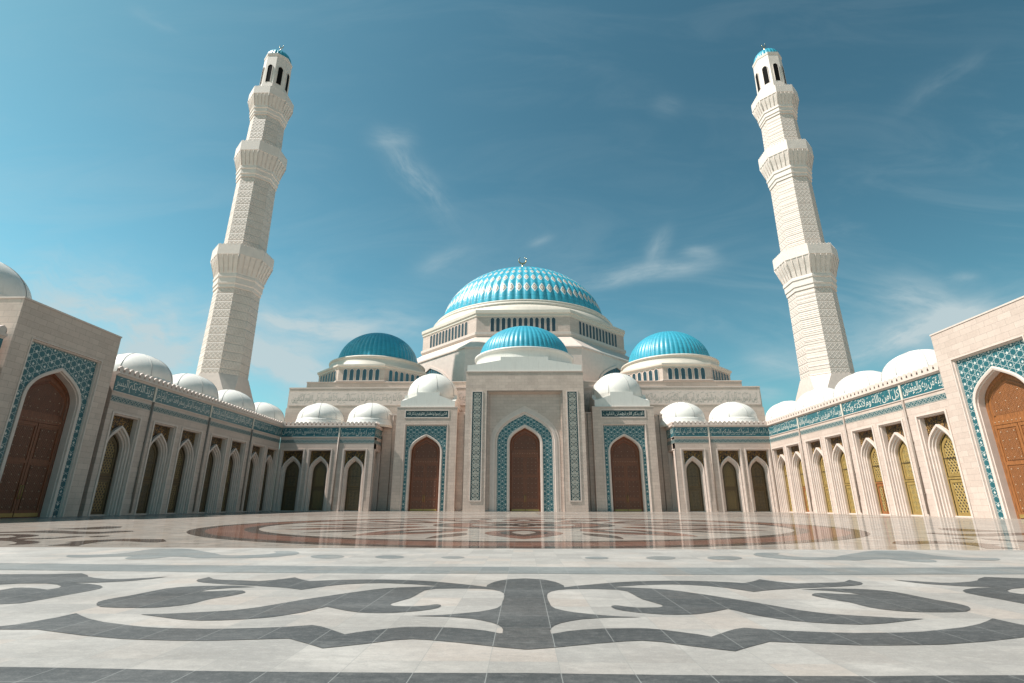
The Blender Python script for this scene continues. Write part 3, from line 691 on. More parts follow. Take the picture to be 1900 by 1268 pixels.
def small_dome_mesh(R=4.7, h=3.6, z0=18.0):
    mb = MB(); prof = []
    for i in range(15):
        t = i/14*PI/2; prof.append((R*math.cos(t)**.93 if i < 14 else .02, z0+h*math.sin(t)+(.14*max(0, math.sin(t)-.9)/.1)))
    mb.lathe([(R+.55,z0-1.75),(R+.55,z0-1.3)], 48, 'cornice', smooth=False)
    mb.lathe([(R+.55,z0-1.3),(R+.1,z0-.35),(R+.1,z0-.12),(R,z0-.1)]+prof, 48, 'white')
    mb.lathe([(.28,z0+h+.02),(.26,z0+h+.16),(.02,z0+h+.2)], 10, 'seam')
    for k in range(8):
        a = 2*PI*(k+.35)/8; pts = [((r+.015)*math.cos(a), (r+.015)*math.sin(a), z) for r, z in prof[:-1]]
        mb.tube(pts, .045, 'seam', 5)
    return mb.mesh('dome')
SD = small_dome_mesh()
def roof(parent, loc, rz, x0, x1, y0, y1):
    mb = MB(); mb.box(x0, x1, y0, y1, 15.4, 16.0, 'white'); link('roof', mb.mesh('roof'), parent, loc, rz)
    mb = MB(); mb.box(x0, x1, y1-1., y1, 0., 15.38, 'stone'); link('rear_wall', mb.mesh('rear_wall'), parent, loc, rz)

WX = 47.5
# left arcade: faces +x, local x = world y
LP = (-WX, 0, 0); LR = PI/2
t = thing('arcade', 'long shaded stone arcade on the left, seven lattice windows between tower and corner', 'arcade', (-WX-1, 78, 0))
def rel(t, loc): return (loc[0]-t.location[0], loc[1]-t.location[1], loc[2]-t.location[2])
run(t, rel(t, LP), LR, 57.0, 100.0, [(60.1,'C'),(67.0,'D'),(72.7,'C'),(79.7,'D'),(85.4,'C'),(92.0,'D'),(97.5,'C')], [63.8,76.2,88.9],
    [(57.05,63.6,'يريد الله بكم اليسر'),(64.,76.,'ومن كان مريضا أو على سفر فعدة من أيام أخر'),(76.4,88.7,'من الهدى والفرقان فمن شهد منكم الشهر فليصمه'),(89.1,99.95,'الذي أنزل فيه القرآن هدى للناس وبينات')])
roof(t, rel(t, LP), LR, 56.2, 112, 1.62, 16.)
for y in (69.2, 80.9, 93.2, 105.6): link('dome', SD, t, rel(t, (-55, y, 0)))
# right arcade: faces -x, local x = -world y
RP = (WX, 0, 0); RR = -PI/2
t = thing('arcade', 'long sunlit cream arcade on the right with seven golden lattice windows', 'arcade', (WX+1, 78, 0))
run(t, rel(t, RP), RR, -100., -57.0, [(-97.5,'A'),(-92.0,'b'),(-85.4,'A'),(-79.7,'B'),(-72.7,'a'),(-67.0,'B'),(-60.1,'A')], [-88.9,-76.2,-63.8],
    [(-99.95,-89.1,'سمعنا وأطعنا غفرانك ربنا'),(-88.7,-76.4,'ورسله لا نفرق بين أحد من رسله وقالوا'),(-76.,-64.,'كل آمن بالله وملائكته وكتبه'),(-63.6,-57.05,'إليه من ربه والمؤمنون')])
roof(t, rel(t, RP), RR, -112, -56.2, 1.62, 16.)
for y in (69.2, 80.9, 93.2, 105.6): link('dome', SD, t, rel(t, (55, y, 0)))
# near stub beyond the left side tower
t = thing('arcade', 'short stretch of stone arcade at the left edge, nearer than the left tower', 'arcade', (-WX-1, 36, 0))
run(t, rel(t, LP), LR, 26., 43.4, [(29.,'C'),(34.2,'D'),(40.2,'C')], [37.],
    [(26.05,36.8,'ولتكملوا العدة ولتكبروا الله'),(37.2,43.35,'ولا يريد بكم العسر')])
roof(t, rel(t, LP), LR, 25.5, 43.4, 1.62, 16.)
# front wings
for s in (-1, 1):
    lab = 'short front arcade left of the portals with three dark arched windows and two white domes' if s < 0 else 'short front arcade right of the portals with three bronze arched windows, two domes'
    t = thing('arcade', lab, 'arcade', (s*38, 100.5, 0))
    if s < 0:
        run(t, rel(t, (0, 100, 0)), 0, -47.45, -28.95, [(-44.75,'D'),(-39.35,'C'),(-32.55,'D')], [-35.95],
            [(-47.4,-36.15,'خير لكم إن كنتم تعلمون شهر رمضان'),(-35.75,-28.97,'خير له وأن تصوموا')], endcap=(0, 0))
        run(t, rel(t, (-28.95, 100, 0)), PI/2, 0.006, 5.0, [(2.6,'C')], [], [(.02, 4.98, 'فمن تطوع خيرا فهو')], depth=1.5)
    else:
        run(t, rel(t, (0, 100, 0)), 0, 29.25, 47.45, [(32.55,'D'),(39.35,'C'),(44.75,'D')], [35.95],
            [(29.27,35.75,'كما كتب على الذين من قبلكم'),(36.15,47.4,'يا أيها الذين آمنوا كتب عليكم الصيام')])
        run(t, rel(t, (29.25, 100, 0)), -PI/2, -5.0, -.006, [(-2.6,'A')], [], [(-4.98,-.02,'لعلكم تتقون')], depth=1.5)
    mb = MB(); a, b = sorted((s*30.9, s*47.4)); mb.box(a, b, 101.62, 111.6, 15.4, 16., 'white')
    mb.build('roof', t, rel(t, (0,0,0)))
    for x in ((-42.6, -31.9) if s < 0 else (33.0, 43.6)):
        link('dome', SD, t, rel(t, (x, 106.6, 0)))

# ------------------------------------------------------------------ wooden doors
def door(parent, loc, rz, w, zs, za, panels, wd='wood', cv='carved'):
    """w half-width, arch spring zs and apex za; front on local y = 0"""
    d = MB()
    d.strip(arch(w,zs,za,10,0.), arch(w-.22,zs,za-.3,10,-.04), wd); d.strip(arch(w-.22,zs,za-.3,10,-.04), arch(w-.3,zs,za-.4,10,.08), wd)
    zr = zs-1.45                                    # rail under the tympanum
    d.poly(arch(w-.28,zs,za-.38,10,.10,.0), wd)
    d.box(-w+.3, w-.3, -.02, .09, zr-.55, zr, wd)
    n = 11
    for i in range(n): d.ball((-w*.8+w*1.6*i/(n-1), -.02, zr-.27), .055, 'stud', 6)
    do = d.build('door', parent, loc, rz)
    ty = MB(); ty.strip(arch(w-.55,zs,za-.85,8,.06,zr+.3), arch(w-.68,zs,za-1.05,8,.0,zr+.42), wd)
    ty.strip(arch(w-.68,zs,za-1.05,8,.0,zr+.42), arch(w-.75,zs,za-1.15,8,.08,zr+.45), wd)
    ty.poly(arch(w-.75,zs,za-1.15,8,.08,zr+.45), cv)
    for rz_, row in enumerate(((.28,.72,1.),(.32,.9),(.5,))):
        for q in row:
            for sx in (-1, 1): ty.ball((sx*(w-1.)*q, .07, zr+.85+rz_*.85), .055, 'stud', 6)
    ty.build('tympanum', do)
    for sx in (-1, 1):
        L = MB(); a, b = sorted((sx*.03, sx*(w-.32))); zt = zr-.6
        z = .55; hs = []
        tot = zt-.55; k = sum(panels); 
        L.box(a, b, .05, .10, .1, zt, wd)
        L.box(a, a+.22, -.01, .05, .1, zt, wd); L.box(b-.22, b, -.01, .05, .1, zt, wd)
        for i, pz in enumerate(panels):
            h = tot*pz/k
            L.box(a+.22, b-.22, -.01, .05, z-.3, z, wd)
            L.box(a+.38, b-.38, .0, .05, z+.16, z+h-.46, cv)
            nx = 3; nz = max(2, int(h/.75))
            for u in range(nx):
                for v in range(nz):
                    L.ball((a+.55+(b-a-1.1)*u/(nx-1), 0.0, z+.42+(h-1.1)*v/(nz-1)), .055, 'stud', 6)
            z += h
        L.box(a+.22, b-.22, -.01, .05, z-.3, zt, wd)
        hx = a+.1 if sx > 0 else b-.1
        L.tube([(hx,-.14,1.7),(hx,-.14,3.0)], .04, 'brass', 6); L.box(hx-.03,hx+.03,-.14,0.,1.75,1.81,'brass'); L.box(hx-.03,hx+.03,-.14,0.,2.9,2.96,'brass')
        L.build('door_leaf', do)
        K = MB(); K.box(a+.02, b-.02, -.035, .0, .08, .42, 'brass'); K.build('kick_plate', do)

# ------------------------------------------------------------------ entrance towers (12 m wide)
def roof_block(mb, W, z0, k='white', D=None):
    """stepped white base with a raised middle on each side"""
    h1 = 1.3
    pr = [(-W,z0),(W,z0),(W,z0+h1),(W*.93,z0+h1+.02),(W*.42,z0+2.35),(W*.42,z0+3.05),(-W*.42,z0+3.05),(-W*.42,z0+2.35),(-W*.93,z0+h1+.02),(-W,z0+h1)]
    mb.prism(pr, -W, W, k)
    q = [(x*.999, z if i in (0,1) else z-.004) for i, (x, z) in enumerate(pr)]
    n = len(q); v = [(W*1.001,x,z) for x, z in q]+[(-W*1.001,x,z) for x, z in q]
    mb.add(v, [tuple(range(n)), tuple(range(2*n-1,n-1,-1))]+[(i,i+n,(i+1)%n+n,(i+1)%n) for i in range(n)], k)
def white_dome(mb, R, z0, h):
    prof = [(R*1.0, z0-1.6), (R*1.0, z0-.9)]
    pts = []
    for i in range(17):
        t = i/16
        r = R*1.03*(1-t**2.35)**.62 if t < 1 else .02
        pts.append((r, z0-.5+(h+.5)*t))
    mb.lathe(prof+pts, 56, 'white')
    for k in range(8):
        a = 2*PI*(k+.4)/8
        mb.tube([((r+.02)*math.cos(a),(r+.02)*math.sin(a),z) for r, z in pts[:-1]], .05, 'seam', 5)
def tower(label, loc, rz, plaque, stone_k, links=(), D=9.6, dome=(5.75, 0.)):
    t = thing('entrance_tower', label, 'tower', loc, rz)
    H = 19.85; W = 6.1
    fw, ft = 4.33, 16.55                    # panel frame
    mb = MB()
    mb.box(-W, -fw, 0, D, 0, ft, stone_k); mb.box(fw, W, 0, D, 0, ft, stone_k)
    mb.box(-fw, fw, 1.6, D, 0, ft, stone_k); mb.box(-W, W, 0, D, ft, H, stone_k)
    mb.box(-W-.06, W+.06, -.06, D, H, H+.16, 'trim')
    mb.build('wall', t)
    mb = MB()
    st = [rect(fw,ft,0.), rect(fw,ft,-.08), rect(fw-.12,ft-.1,-.08), rect(fw-.14,ft-.12,.12), rect(fw-.28,ft-.25,.10), rect(fw-.32,ft-.29,.34)]
    for a, b in zip(st, st[1:]): mb.strip(a, b, 'trim')
    prev = None
    for w, zs, za, y in ((3.32,11.0,14.66,.36),(3.32,11.0,14.66,.22),(3.2,11.,14.5,.18),(3.0,11.,14.3,.22),(2.98,11.,14.27,.42),(2.9,11.,14.18,.44),(2.89,11.,14.16,1.25)):
        a = arch(w, zs, za, 10, y)
        if prev: mb.strip(prev, a, 'trim')
        prev = a
    mb.build('arch_frame', t)
    mb = MB(); spandrel(mb, arch(3.3,11.0,14.63,10,0.), fw-.31, ft-.28, .33, 'tile'); mb.build('tile_panel', t)
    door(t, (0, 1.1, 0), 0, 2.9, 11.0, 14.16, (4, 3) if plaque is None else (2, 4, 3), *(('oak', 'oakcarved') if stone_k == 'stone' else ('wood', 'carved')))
    if plaque:
        mb = MB()
        for i, (x0, x1, z0, z1) in enumerate(((-4.5,4.5,17.7,17.92),(-4.5,4.5,19.2,19.42),(-4.5,-4.26,17.93,19.19),(4.26,4.5,17.93,19.19))): mb.box(x0,x1,-.07,.0,z0,z1,'trim')
        mb.box(-4.25, 4.25, -.02, .0, 17.93, 19.19, 'stripteal')
        p = mb.build('plaque', t); mb = MB(); lettering(mb, plaque, -4.0, 4.0, 18.08, 19.05, -.028, 'letters', .0); mb.build('inscription', p)
    mb = MB(); roof_block(mb, 5.5, 0.); mb.build('roof_base', t, (0, dome[0], H+.16+dome[1]))
    mb = MB(); white_dome(mb, 5.2, 0., 4.9); mb.build('dome', t, (0, dome[0], H+3.55+dome[1]))
    mb = MB()
    for sx in (-1, 1): mb.ball((sx*4.3, dome[0]-4.85, H+1.75+dome[1]), .14, 'dark', 8)
    mb.build('floodlight', t)
    for x0, x1, h, yl in links:
        mb = MB()
        mb.box(x0, x1, yl, 5.4, 0, h, stone_k); mb.box(x0, x1, yl-.1, 5.4, h, h+.18, 'trim')
        xm = (x0+x1)/2; mb.tube([(xm+.25,yl-.1,h-.1),(xm+.25,yl-.1,.2)], .08, 'pipe', 6)
        mb.build('side_wall', t)
    t['group'] = 'entrance towers around the courtyard'
    return t
FX = .42
tower('stone entrance tower left of the central portal, its small white dome fully sunlit', (FX-19.6, 101.5, 0), 0, 'الذين آمنوا وتطمئن قلوبهم بذكر الله', 'taupe', [(-9.6,-6.12,18.9,3.6),(6.12,8.4,18.9,1.3)])
tower('stone entrance tower right of the central portal, a slanting shadow on its white dome', (FX+19.6, 101.5, 0), 0, 'ألا بذكر الله تطمئن القلوب', 'taupe', [(-8.4,-6.12,18.9,1.3),(6.12,9.2,18.9,3.6)])
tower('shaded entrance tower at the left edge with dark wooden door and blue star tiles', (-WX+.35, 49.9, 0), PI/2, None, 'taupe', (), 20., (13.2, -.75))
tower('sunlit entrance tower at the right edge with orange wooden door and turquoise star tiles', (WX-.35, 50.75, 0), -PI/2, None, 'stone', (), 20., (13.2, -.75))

# ------------------------------------------------------------------ central portal
t = thing('entrance_portal', 'tall central stone portal with wooden door under a turquoise ribbed dome', 'portal', (FX, 99.5, 0))
W, H, D = 11.7, 26.7, 23.4
rw, rt = 7.5, 22.85
mb = MB()
mb.box(-W, -rw, 0, D, 0, rt, 'taupe'); mb.box(rw, W, 0, D, 0, rt, 'taupe'); mb.box(-rw, rw, 2.6, D, 0, rt, 'taupe'); mb.box(-W, W, 0, D, rt, H, 'taupe')
mb.box(-W-.08, W+.08, -.1, D, H, H+.14, 'trim')
mb.build('wall', t)
mb = MB()
st = [rect(rw,rt,0.), rect(rw,rt,.35), rect(rw-.22,rt-.2,.35), rect(rw-.22,rt-.2,.7), rect(rw-.45,rt-.42,.7), rect(rw-.45,rt-.42,1.1)]
for a, b in zip(st, st[1:]): mb.strip(a, b, 'stone')
spandrel(mb, arch(5.75,12.8,18.7,12,0.), rw-.44, rt-.41, 1.1, 'stone')
prev = None
for w, zs, za, y in ((6.75,12.7,20.0,1.095),(6.75,12.7,20.0,1.03),(6.6,12.7,19.8,1.03),(6.6,12.7,19.8,1.07),(6.3,12.7,19.45,1.07),(6.3,12.7,19.45,1.0),(5.8,12.75,18.8,.97),(5.72,12.8,18.66,1.16),(5.45,12.8,18.32,1.14),(5.4,12.8,18.25,1.3)):
    a = arch(w, zs, za, 12, y)
    if prev: mb.strip(prev, a, 'trim')
    prev = a
prev = None
for w, zs, za, y in ((3.5,12.5,16.35,1.32),(3.5,12.5,16.35,1.18),(3.38,12.5,16.2,1.14),(3.08,12.5,15.85,1.18),(3.06,12.5,15.82,1.36),(2.95,12.5,15.7,1.38),(2.95,12.5,15.7,2.2)):
    a = arch(w, zs, za, 10, y)
    if prev: mb.strip(prev, a, 'trim')
    prev = a
mb.build('arch_frame', t)
mb = MB(); mb.strip(arch(5.42,12.8,18.28,12,1.3), arch(3.48,12.5,16.33,12,1.3), 'tile'); mb.build('tile_arch', t)
door(t, (0, 2.05, 0), 0, 2.96, 12.5, 15.7, (1.5, 4, 3.4))
# tall scrollwork strips either side
def scroll_unit(mb, z, hw, hh):
    def rib(pts, w):
        P = [Vector((x, 0, q)) for x, q in pts]; L = []; Rr = []
        for i, p in enumerate(P):
            d = (P[min(i+1, len(P)-1)]-P[max(i-1, 0)]).normalized(); n = Vector((-d.z, 0, d.x))*w
            L.append((p.x+n.x, -.052, p.z+n.z)); Rr.append((p.x-n.x, -.052, p.z-n.z))
        mb.strip(L, Rr, 'scroll')
    for sx in (-1, 1):
        for sz in (-1, 1):
            pts = []
            cx, cz, r0 = sx*hw*.46, z+sz*hh*.47, hw*.40
            for i in range(19):
                a = i/18*1.55*2*PI*.9; r = r0*(1-.62*i/18)
                pts.append((cx-sx*r*math.cos(a), cz+sz*r*math.sin(a)*.95))
            rib([(sx*hw*.05, z+sz*.02)]+pts, .042)
    rib([(-hw*.8,z),(hw*.8,z)], .05)
    rib([(0,z-hh*.92),(0,z+hh*.92)], .04)
    for sx in (-1, 1): rib([(sx*hw*.1,z-hh*.9),(sx*hw*.35,z-hh*.98),(sx*hw*.75,z-hh*.93)], .04)
for s in (-1, 1):
    mb = MB(); x0 = 9.38; hw = .92
    z0, z1 = 1.8, 22.8
    for a in ((-1.16,-.93,z0,z1),(.93,1.16,z0,z1),(-.929,.929,z0,z0+.2),(-.929,.929,z1-.2,z1)): mb.box(a[0],a[1],-.09,.0,a[2],a[3],'trim')
    mb.box(-.928, .928, -.04, .0, z0+.21, z1-.21, 'stripteal')
    p = mb.build('strip_panel', t, (s*x0, 0, 0))
    mb = MB(); n = 13; hh = (z1-z0-.5)/n/2
    for i in range(n): scroll_unit(mb, z0+.25+hh*(2*i+1), .86, hh)
    for i in range(1, n):
        zz = z0+.25+2*hh*i; mb.poly([(-.8,-.0515,zz-.03),(.8,-.0515,zz-.03),(.8,-.0515,zz+.03),(-.8,-.0515,zz+.03)], 'scroll')
    mb.build('scrollwork', p)
# roof base, drum, dome
mb = MB(); roof_block(mb, 11.5, 0.); 
mb.build('roof_base', t, (0, 11.6, H+.15))
mb = MB(); mb.lathe([(10.9,0.),(10.8,1.4),(10.75,2.5),(10.95,2.7),(11.15,2.95),(11.15,3.25),(10.7,3.4),(10.2,3.45),(9.9,3.4)], 96, 'white'); mb.build('drum', t, (0, 11.6, H+2.3))
def ribbed_dome(name, parent, loc, R, h, lobes, k, amp=.016, seg=6, fin=1.6, pw=1.0):
    mb = MB(); n = 40; prof = []
    for i in range(n+1):
        a = i/n*PI/2; prof.append((max(.05, R*math.cos(a)**pw), h*math.sin(a)))
    mb.lathe(prof, lobes*seg, k, 0, 0, lobes, amp, True, 0., uvl=True)
    d = mb.build(name, parent, loc)
    if fin:
        mb = MB(); f = fin
        mb.lathe([(.22*f,-.1),(.14*f,.2*f),(.3*f,.45*f),(.14*f,.7*f),(.2*f,.9*f),(.07*f,1.1*f),(.05*f,1.6*f),(.01,1.65*f)], 12, 'gold')
        pts = [(.42*f*math.sin(q), 0, 2.0*f-.42*f*math.cos(q)) for q in [(-2.5+5.0*i/16) for i in range(17)]]
        mb.tube(pts, [.02*f+.07*f*math.sin(PI*i/16) for i in range(17)], 'gold', 6)
        mb.build('finial', d, (0, 0, h))
    return d
ribbed_dome('dome', t, (0, 11.6, H+5.6), 10.1, 7.5, 60, 'dome', fin=0)

# ------------------------------------------------------------------ prayer hall
t = thing('prayer_hall', 'huge stone prayer hall behind the portal, turquoise central dome with white rosettes', 'mosque', (0, 112, 0))
HX, HD = 52.9, 106.
mb = MB()
mb.box(-HX, HX, 0, HD, 0, 21.7, 'hallstone'); mb.box(-HX+.15, HX-.15, .15, HD, 21.7, 26.2, 'hallstone')
mb.box(-HX+.1, HX-.1, .08, HD, 26.2, 26.45, 'trim')
mb.build('wall', t)
mb = MB(); mb.box(-HX+.4, HX-.4, .06, .14, 22.3, 25.5, 'trim')
fz = mb.build('frieze', t)
mb = MB(); lettering(mb, 'ربنا ولا تحمل علينا إصرا كما حملته على الذين من قبلنا ربنا ولا تحملنا ما لا طاقة لنا به واعف عنا واغفر لنا وارحمنا أنت مولانا فانصرنا على القوم الكافرين', -HX+1., -2, 22.6, 25.2, .05, 'relief', .02, strokes=True)
lettering(mb, 'آمن الرسول بما أنزل إليه من ربه والمؤمنون كل آمن بالله وملائكته وكتبه ورسله لا يكلف الله نفسا إلا وسعها لها ما كسبت وعليها ما اكتسبت ربنا لا تؤاخذنا إن نسينا أو أخطأنا', 2, HX-1., 22.6, 25.2, .05, 'relief', .02, strokes=True)
mb.build('inscription', fz)
mb = MB(); mb.box(-HX+3.0, HX-3.0, 2.4, HD-3, 26.45, 28.1, 'hallstone'); mb.box(-HX+2.9, HX-2.9, 2.3, HD-3, 28.1, 28.3, 'trim'); mb.build('roof_terrace', t)

def octa(mb, R, z0, z1, k, R1=None, a0=PI/8):
    R1 = R1 or R
    for i in range(8):
        a, b = a0+i*PI/4, a0+(i+1)*PI/4
        mb.poly([(R*math.cos(a),R*math.sin(a),z0),(R*math.cos(b),R*math.sin(b),z0),(R1*math.cos(b),R1*math.sin(b),z1),(R1*math.cos(a),R1*math.sin(a),z1)], k)
def octcap(mb, R, z, k, a0=PI/8): mb.poly([(R*math.cos(a0+i*PI/4),R*math.sin(a0+i*PI/4),z) for i in range(8)], k)
def small_window_mesh(w, h, k):
    mb = MB()
    a = arch(w, h-w*1.15, h, 5, 0.); mb.strip(arch(w+.12,h-w*1.15,h+.16,5,0.), arch(w+.12,h-w*1.15,h+.16,5,-.10), 'trim'); mb.strip(arch(w+.12,h-w*1.15,h+.16,5,-.10), arch(w,h-w*1.15,h,5,-.10), 'trim')
    mb.strip(arch(w,h-w*1.15,h,5,-.10), shift(a, .02), 'trim')
    mb.poly(shift(a, -.012), k)
    mb.box(-.03,.03,-.04,-.014,0.,h*.9,'dark')
    return mb.mesh('window')
SW = small_window_mesh(.46, 2.75, 'blueglass'); MW = small_window_mesh(.5, 4.1, 'glass')
def facet_windows(parent, R, z, n, me, facets, span):
    ap = R*math.cos(PI/8)
    for f in facets:                                # facet outward angle in degrees, -90 faces the camera
        a = math.radians(f); rz = a+PI/2
        for i in range(n):
            u = span*((i+.5)/n*2-1)
            link('window', me, parent, (ap*math.cos(a)-u*math.sin(a), ap*math.sin(a)+u*math.cos(a), z), rz)
# two corner domes
for s in (-1, 1):
    loc = (s*37.6+.1, 15.6, 28.3)
    R = 14.1; mb = MB()
    octa(mb, R+.5, 0, .25, 'trim'); octcap(mb, R+.5, .25, 'trim'); octa(mb, R, 0, 3.2, 'hallstone'); octa(mb, R+.15, 3.2, 3.5, 'cornice'); octa(mb, R+.15, 3.2, 3.2, 'cornice', R)
    octa(mb, R+.15, 3.5, 3.75, 'cornice', R+.5); octa(mb, R+.5, 3.75, 4.15, 'cornice'); octcap(mb, R+.5, 4.15, 'cornice')
    d = mb.build('drum', t, loc)
    facet_windows(d, R, .35, 6, SW, (-135, -90, -45), 4.5)
    mb = MB(); mb.lathe([(12.6,0.),(12.15,1.1),(11.75,2.0),(11.8,2.1),(12.1,2.3),(12.1,2.6),(11.5,2.75),(11.3,2.9),(10.6,3.0),(10.0,2.95)], 96, 'cornice')
    mb.build('dome_ring', t, (loc[0], loc[1], loc[2]+4.1))
    ribbed_dome('dome', t, (loc[0], loc[1], loc[2]+7.0), 10.2, 8.8, 56, 'dome', fin=0)
# central drum and dome
loc = (.25, 53, 0)
mb = MB(); R0 = 40.; R = 34.
octa(mb, R0, 28.3, 40.5, 'trim'); octa(mb, R0+.3, 40.5, 40.9, 'trim'); octa(mb, R0+.3, 40.5, 40.5, 'trim', R0); octa(mb, R0+.3, 40.9, 45.4, 'trim', R)
octa(mb, R, 45.4, 46.0, 'trim', R+.5); octa(mb, R+.5, 46.0, 46.75, 'trim'); octcap(mb, R+.5, 46.75, 'trim')
mb.build('lower_drum', t, loc)
mb = MB()
octa(mb, R, 46.76, 51.3, 'stone'); octa(mb, R, 51.3, 51.5, 'cornice', R+.25); octa(mb, R+.25, 51.5, 52.1, 'cornice'); octa(mb, R+.25, 52.1, 52.3, 'cornice', R+.55); octa(mb, R+.55, 52.3, 53.2, 'cornice'); octcap(mb, R+.55, 53.2, 'white')
d = mb.build('drum', t, loc)
facet_windows(d, R, 46.95, 12, MW, (-135, -90, -45), 9.3)
mb = MB(); mb.lathe([(31.9,53.),(31.4,54.2),(30.6,55.3),(30.2,55.5),(30.5,55.8),(30.5,56.2),(29.9,56.4),(29.6,56.8),(29.75,57.0),(29.7,57.3),(28.6,57.45),(27.2,57.4)], 144, 'cornice')
mb.build('dome_ring', t, loc)
ribbed_dome('dome', t, (loc[0], loc[1], 57.3), 27.5, 20.9, 72, 'domemain', .014, 6, fin=3.2)
# big fan windows low on the slanting sides
def fan_mesh():
    mb = MB(); w = 8.6
    a = [(x, y, z) for x, y, z in arch(w, 2.2, 9.2, 12, -.03)]
    mb.poly(a, 'blueglass')
    mb.strip(arch(w+.6,2.2,9.9,12,0.), arch(w+.6,2.2,9.9,12,-.3), 'trim'); mb.strip(arch(w+.6,2.2,9.9,12,-.3), arch(w,2.2,9.2,12,-.3), 'trim'); mb.strip(arch(w,2.2,9.2,12,-.3), arch(w,2.2,9.2,12,0), 'trim')
    for i in range(-7, 8): mb.box(i*1.1-.07, i*1.1+.07, -.10, -.035, 0., 9.2*(1-(abs(i)/8.6)**2.2)-.2, 'dark')
    return mb.mesh('fan_window')
FW = fan_mesh(); ap = R0*math.cos(PI/8)
for f in (-135, -45, -90):
    a = math.radians(f); link('fan_window', FW, t, (loc[0]+ap*math.cos(a), loc[1]+ap*math.sin(a), 28.6), a+PI/2)

# ------------------------------------------------------------------ minarets
def octring(r, z, a0=PI/8): return [(r*math.cos(a0+i*PI/4), r*math.sin(a0+i*PI/4), z) for i in range(8)]
def balcony(parent, z0, r0, z1, r1, z2, n):
    """corbelled gallery: from the shaft (z0,r0) out to (z1,r1) with a parapet up to z2"""
    mb = MB(); h = z1-z0
    prof = [(r0,z0-.05),(r0+.2,z0),(r0+.2,z0+.10*h),(r0+.4,z0+.13*h),(r0+.4,z0+.30*h),(r0+.6,z0+.33*h),(r0+.6,z0+.40*h),(r0+.5,z0+.42*h),(r0+.55+(r1-r0-.55)*.22,z0+.62*h),(r0+.55+(r1-r0-.55)*.6,z0+.82*h),(r1-.12,z1-.05),(r1,z1),(r1,z2-.55)]
    rings = [octring(r, z) for r, z in prof]
    for a, b in zip(rings, rings[1:]): mb.strip(a+[a[0]], b+[b[0]], 'minwhite')
    mb.poly(octring(r1-.02, z2-.6), 'minwhite')
    # arched niches between little ribs on the flare, and the cresting
    for i in range(8):
        a = i*PI/4; ca, sa = math.cos(a), math.sin(a); apf = math.cos(PI/8)
        def P(u, r, z): return (r*apf*ca-u*sa, r*apf*sa+u*ca, z)
        s0 = (r0+.6)*math.sin(PI/8); s1 = r1*math.sin(PI/8)
        for j in range(5):
            q = -1+2*j/4
            pts = [P(q*s0*.96, r0+.62, z0+.46*h), P(q*(s0+(s1-s0)*.25)*.96, r0+.66+(r1-r0-.55)*.22, z0+.62*h), P(q*(s0+(s1-s0)*.6)*.96, r0+.68+(r1-r0-.55)*.6, z0+.82*h), P(q*s1*.97, r1+.02, z1-.1)]
            mb.tube(pts, .06, 'minwhite', 4)
        m = 7
        out = []; w = s1*2/m
        for j in range(m):
            u = -s1+j*w; out += [(u+.04*w,z2-.56),(u+.1*w,z2-.25),(u+.5*w,z2),(u+.9*w,z2-.25),(u+.96*w,z2-.56)]
        v0 = [P(u, r1-.01, z) for u, z in out]; v1 = [P(u, r1-.28, z) for u, z in out]
        b0 = [P(u, r1-.01, z2-.62) for u, z in out]; b1 = [P(u, r1-.28, z2-.62) for u, z in out]
        mb.strip(v0, v1, 'minwhite'); mb.strip(b0, v0, 'minwhite'); mb.strip(v1, b1, 'minwhite')
    return mb.build('balcony', parent)
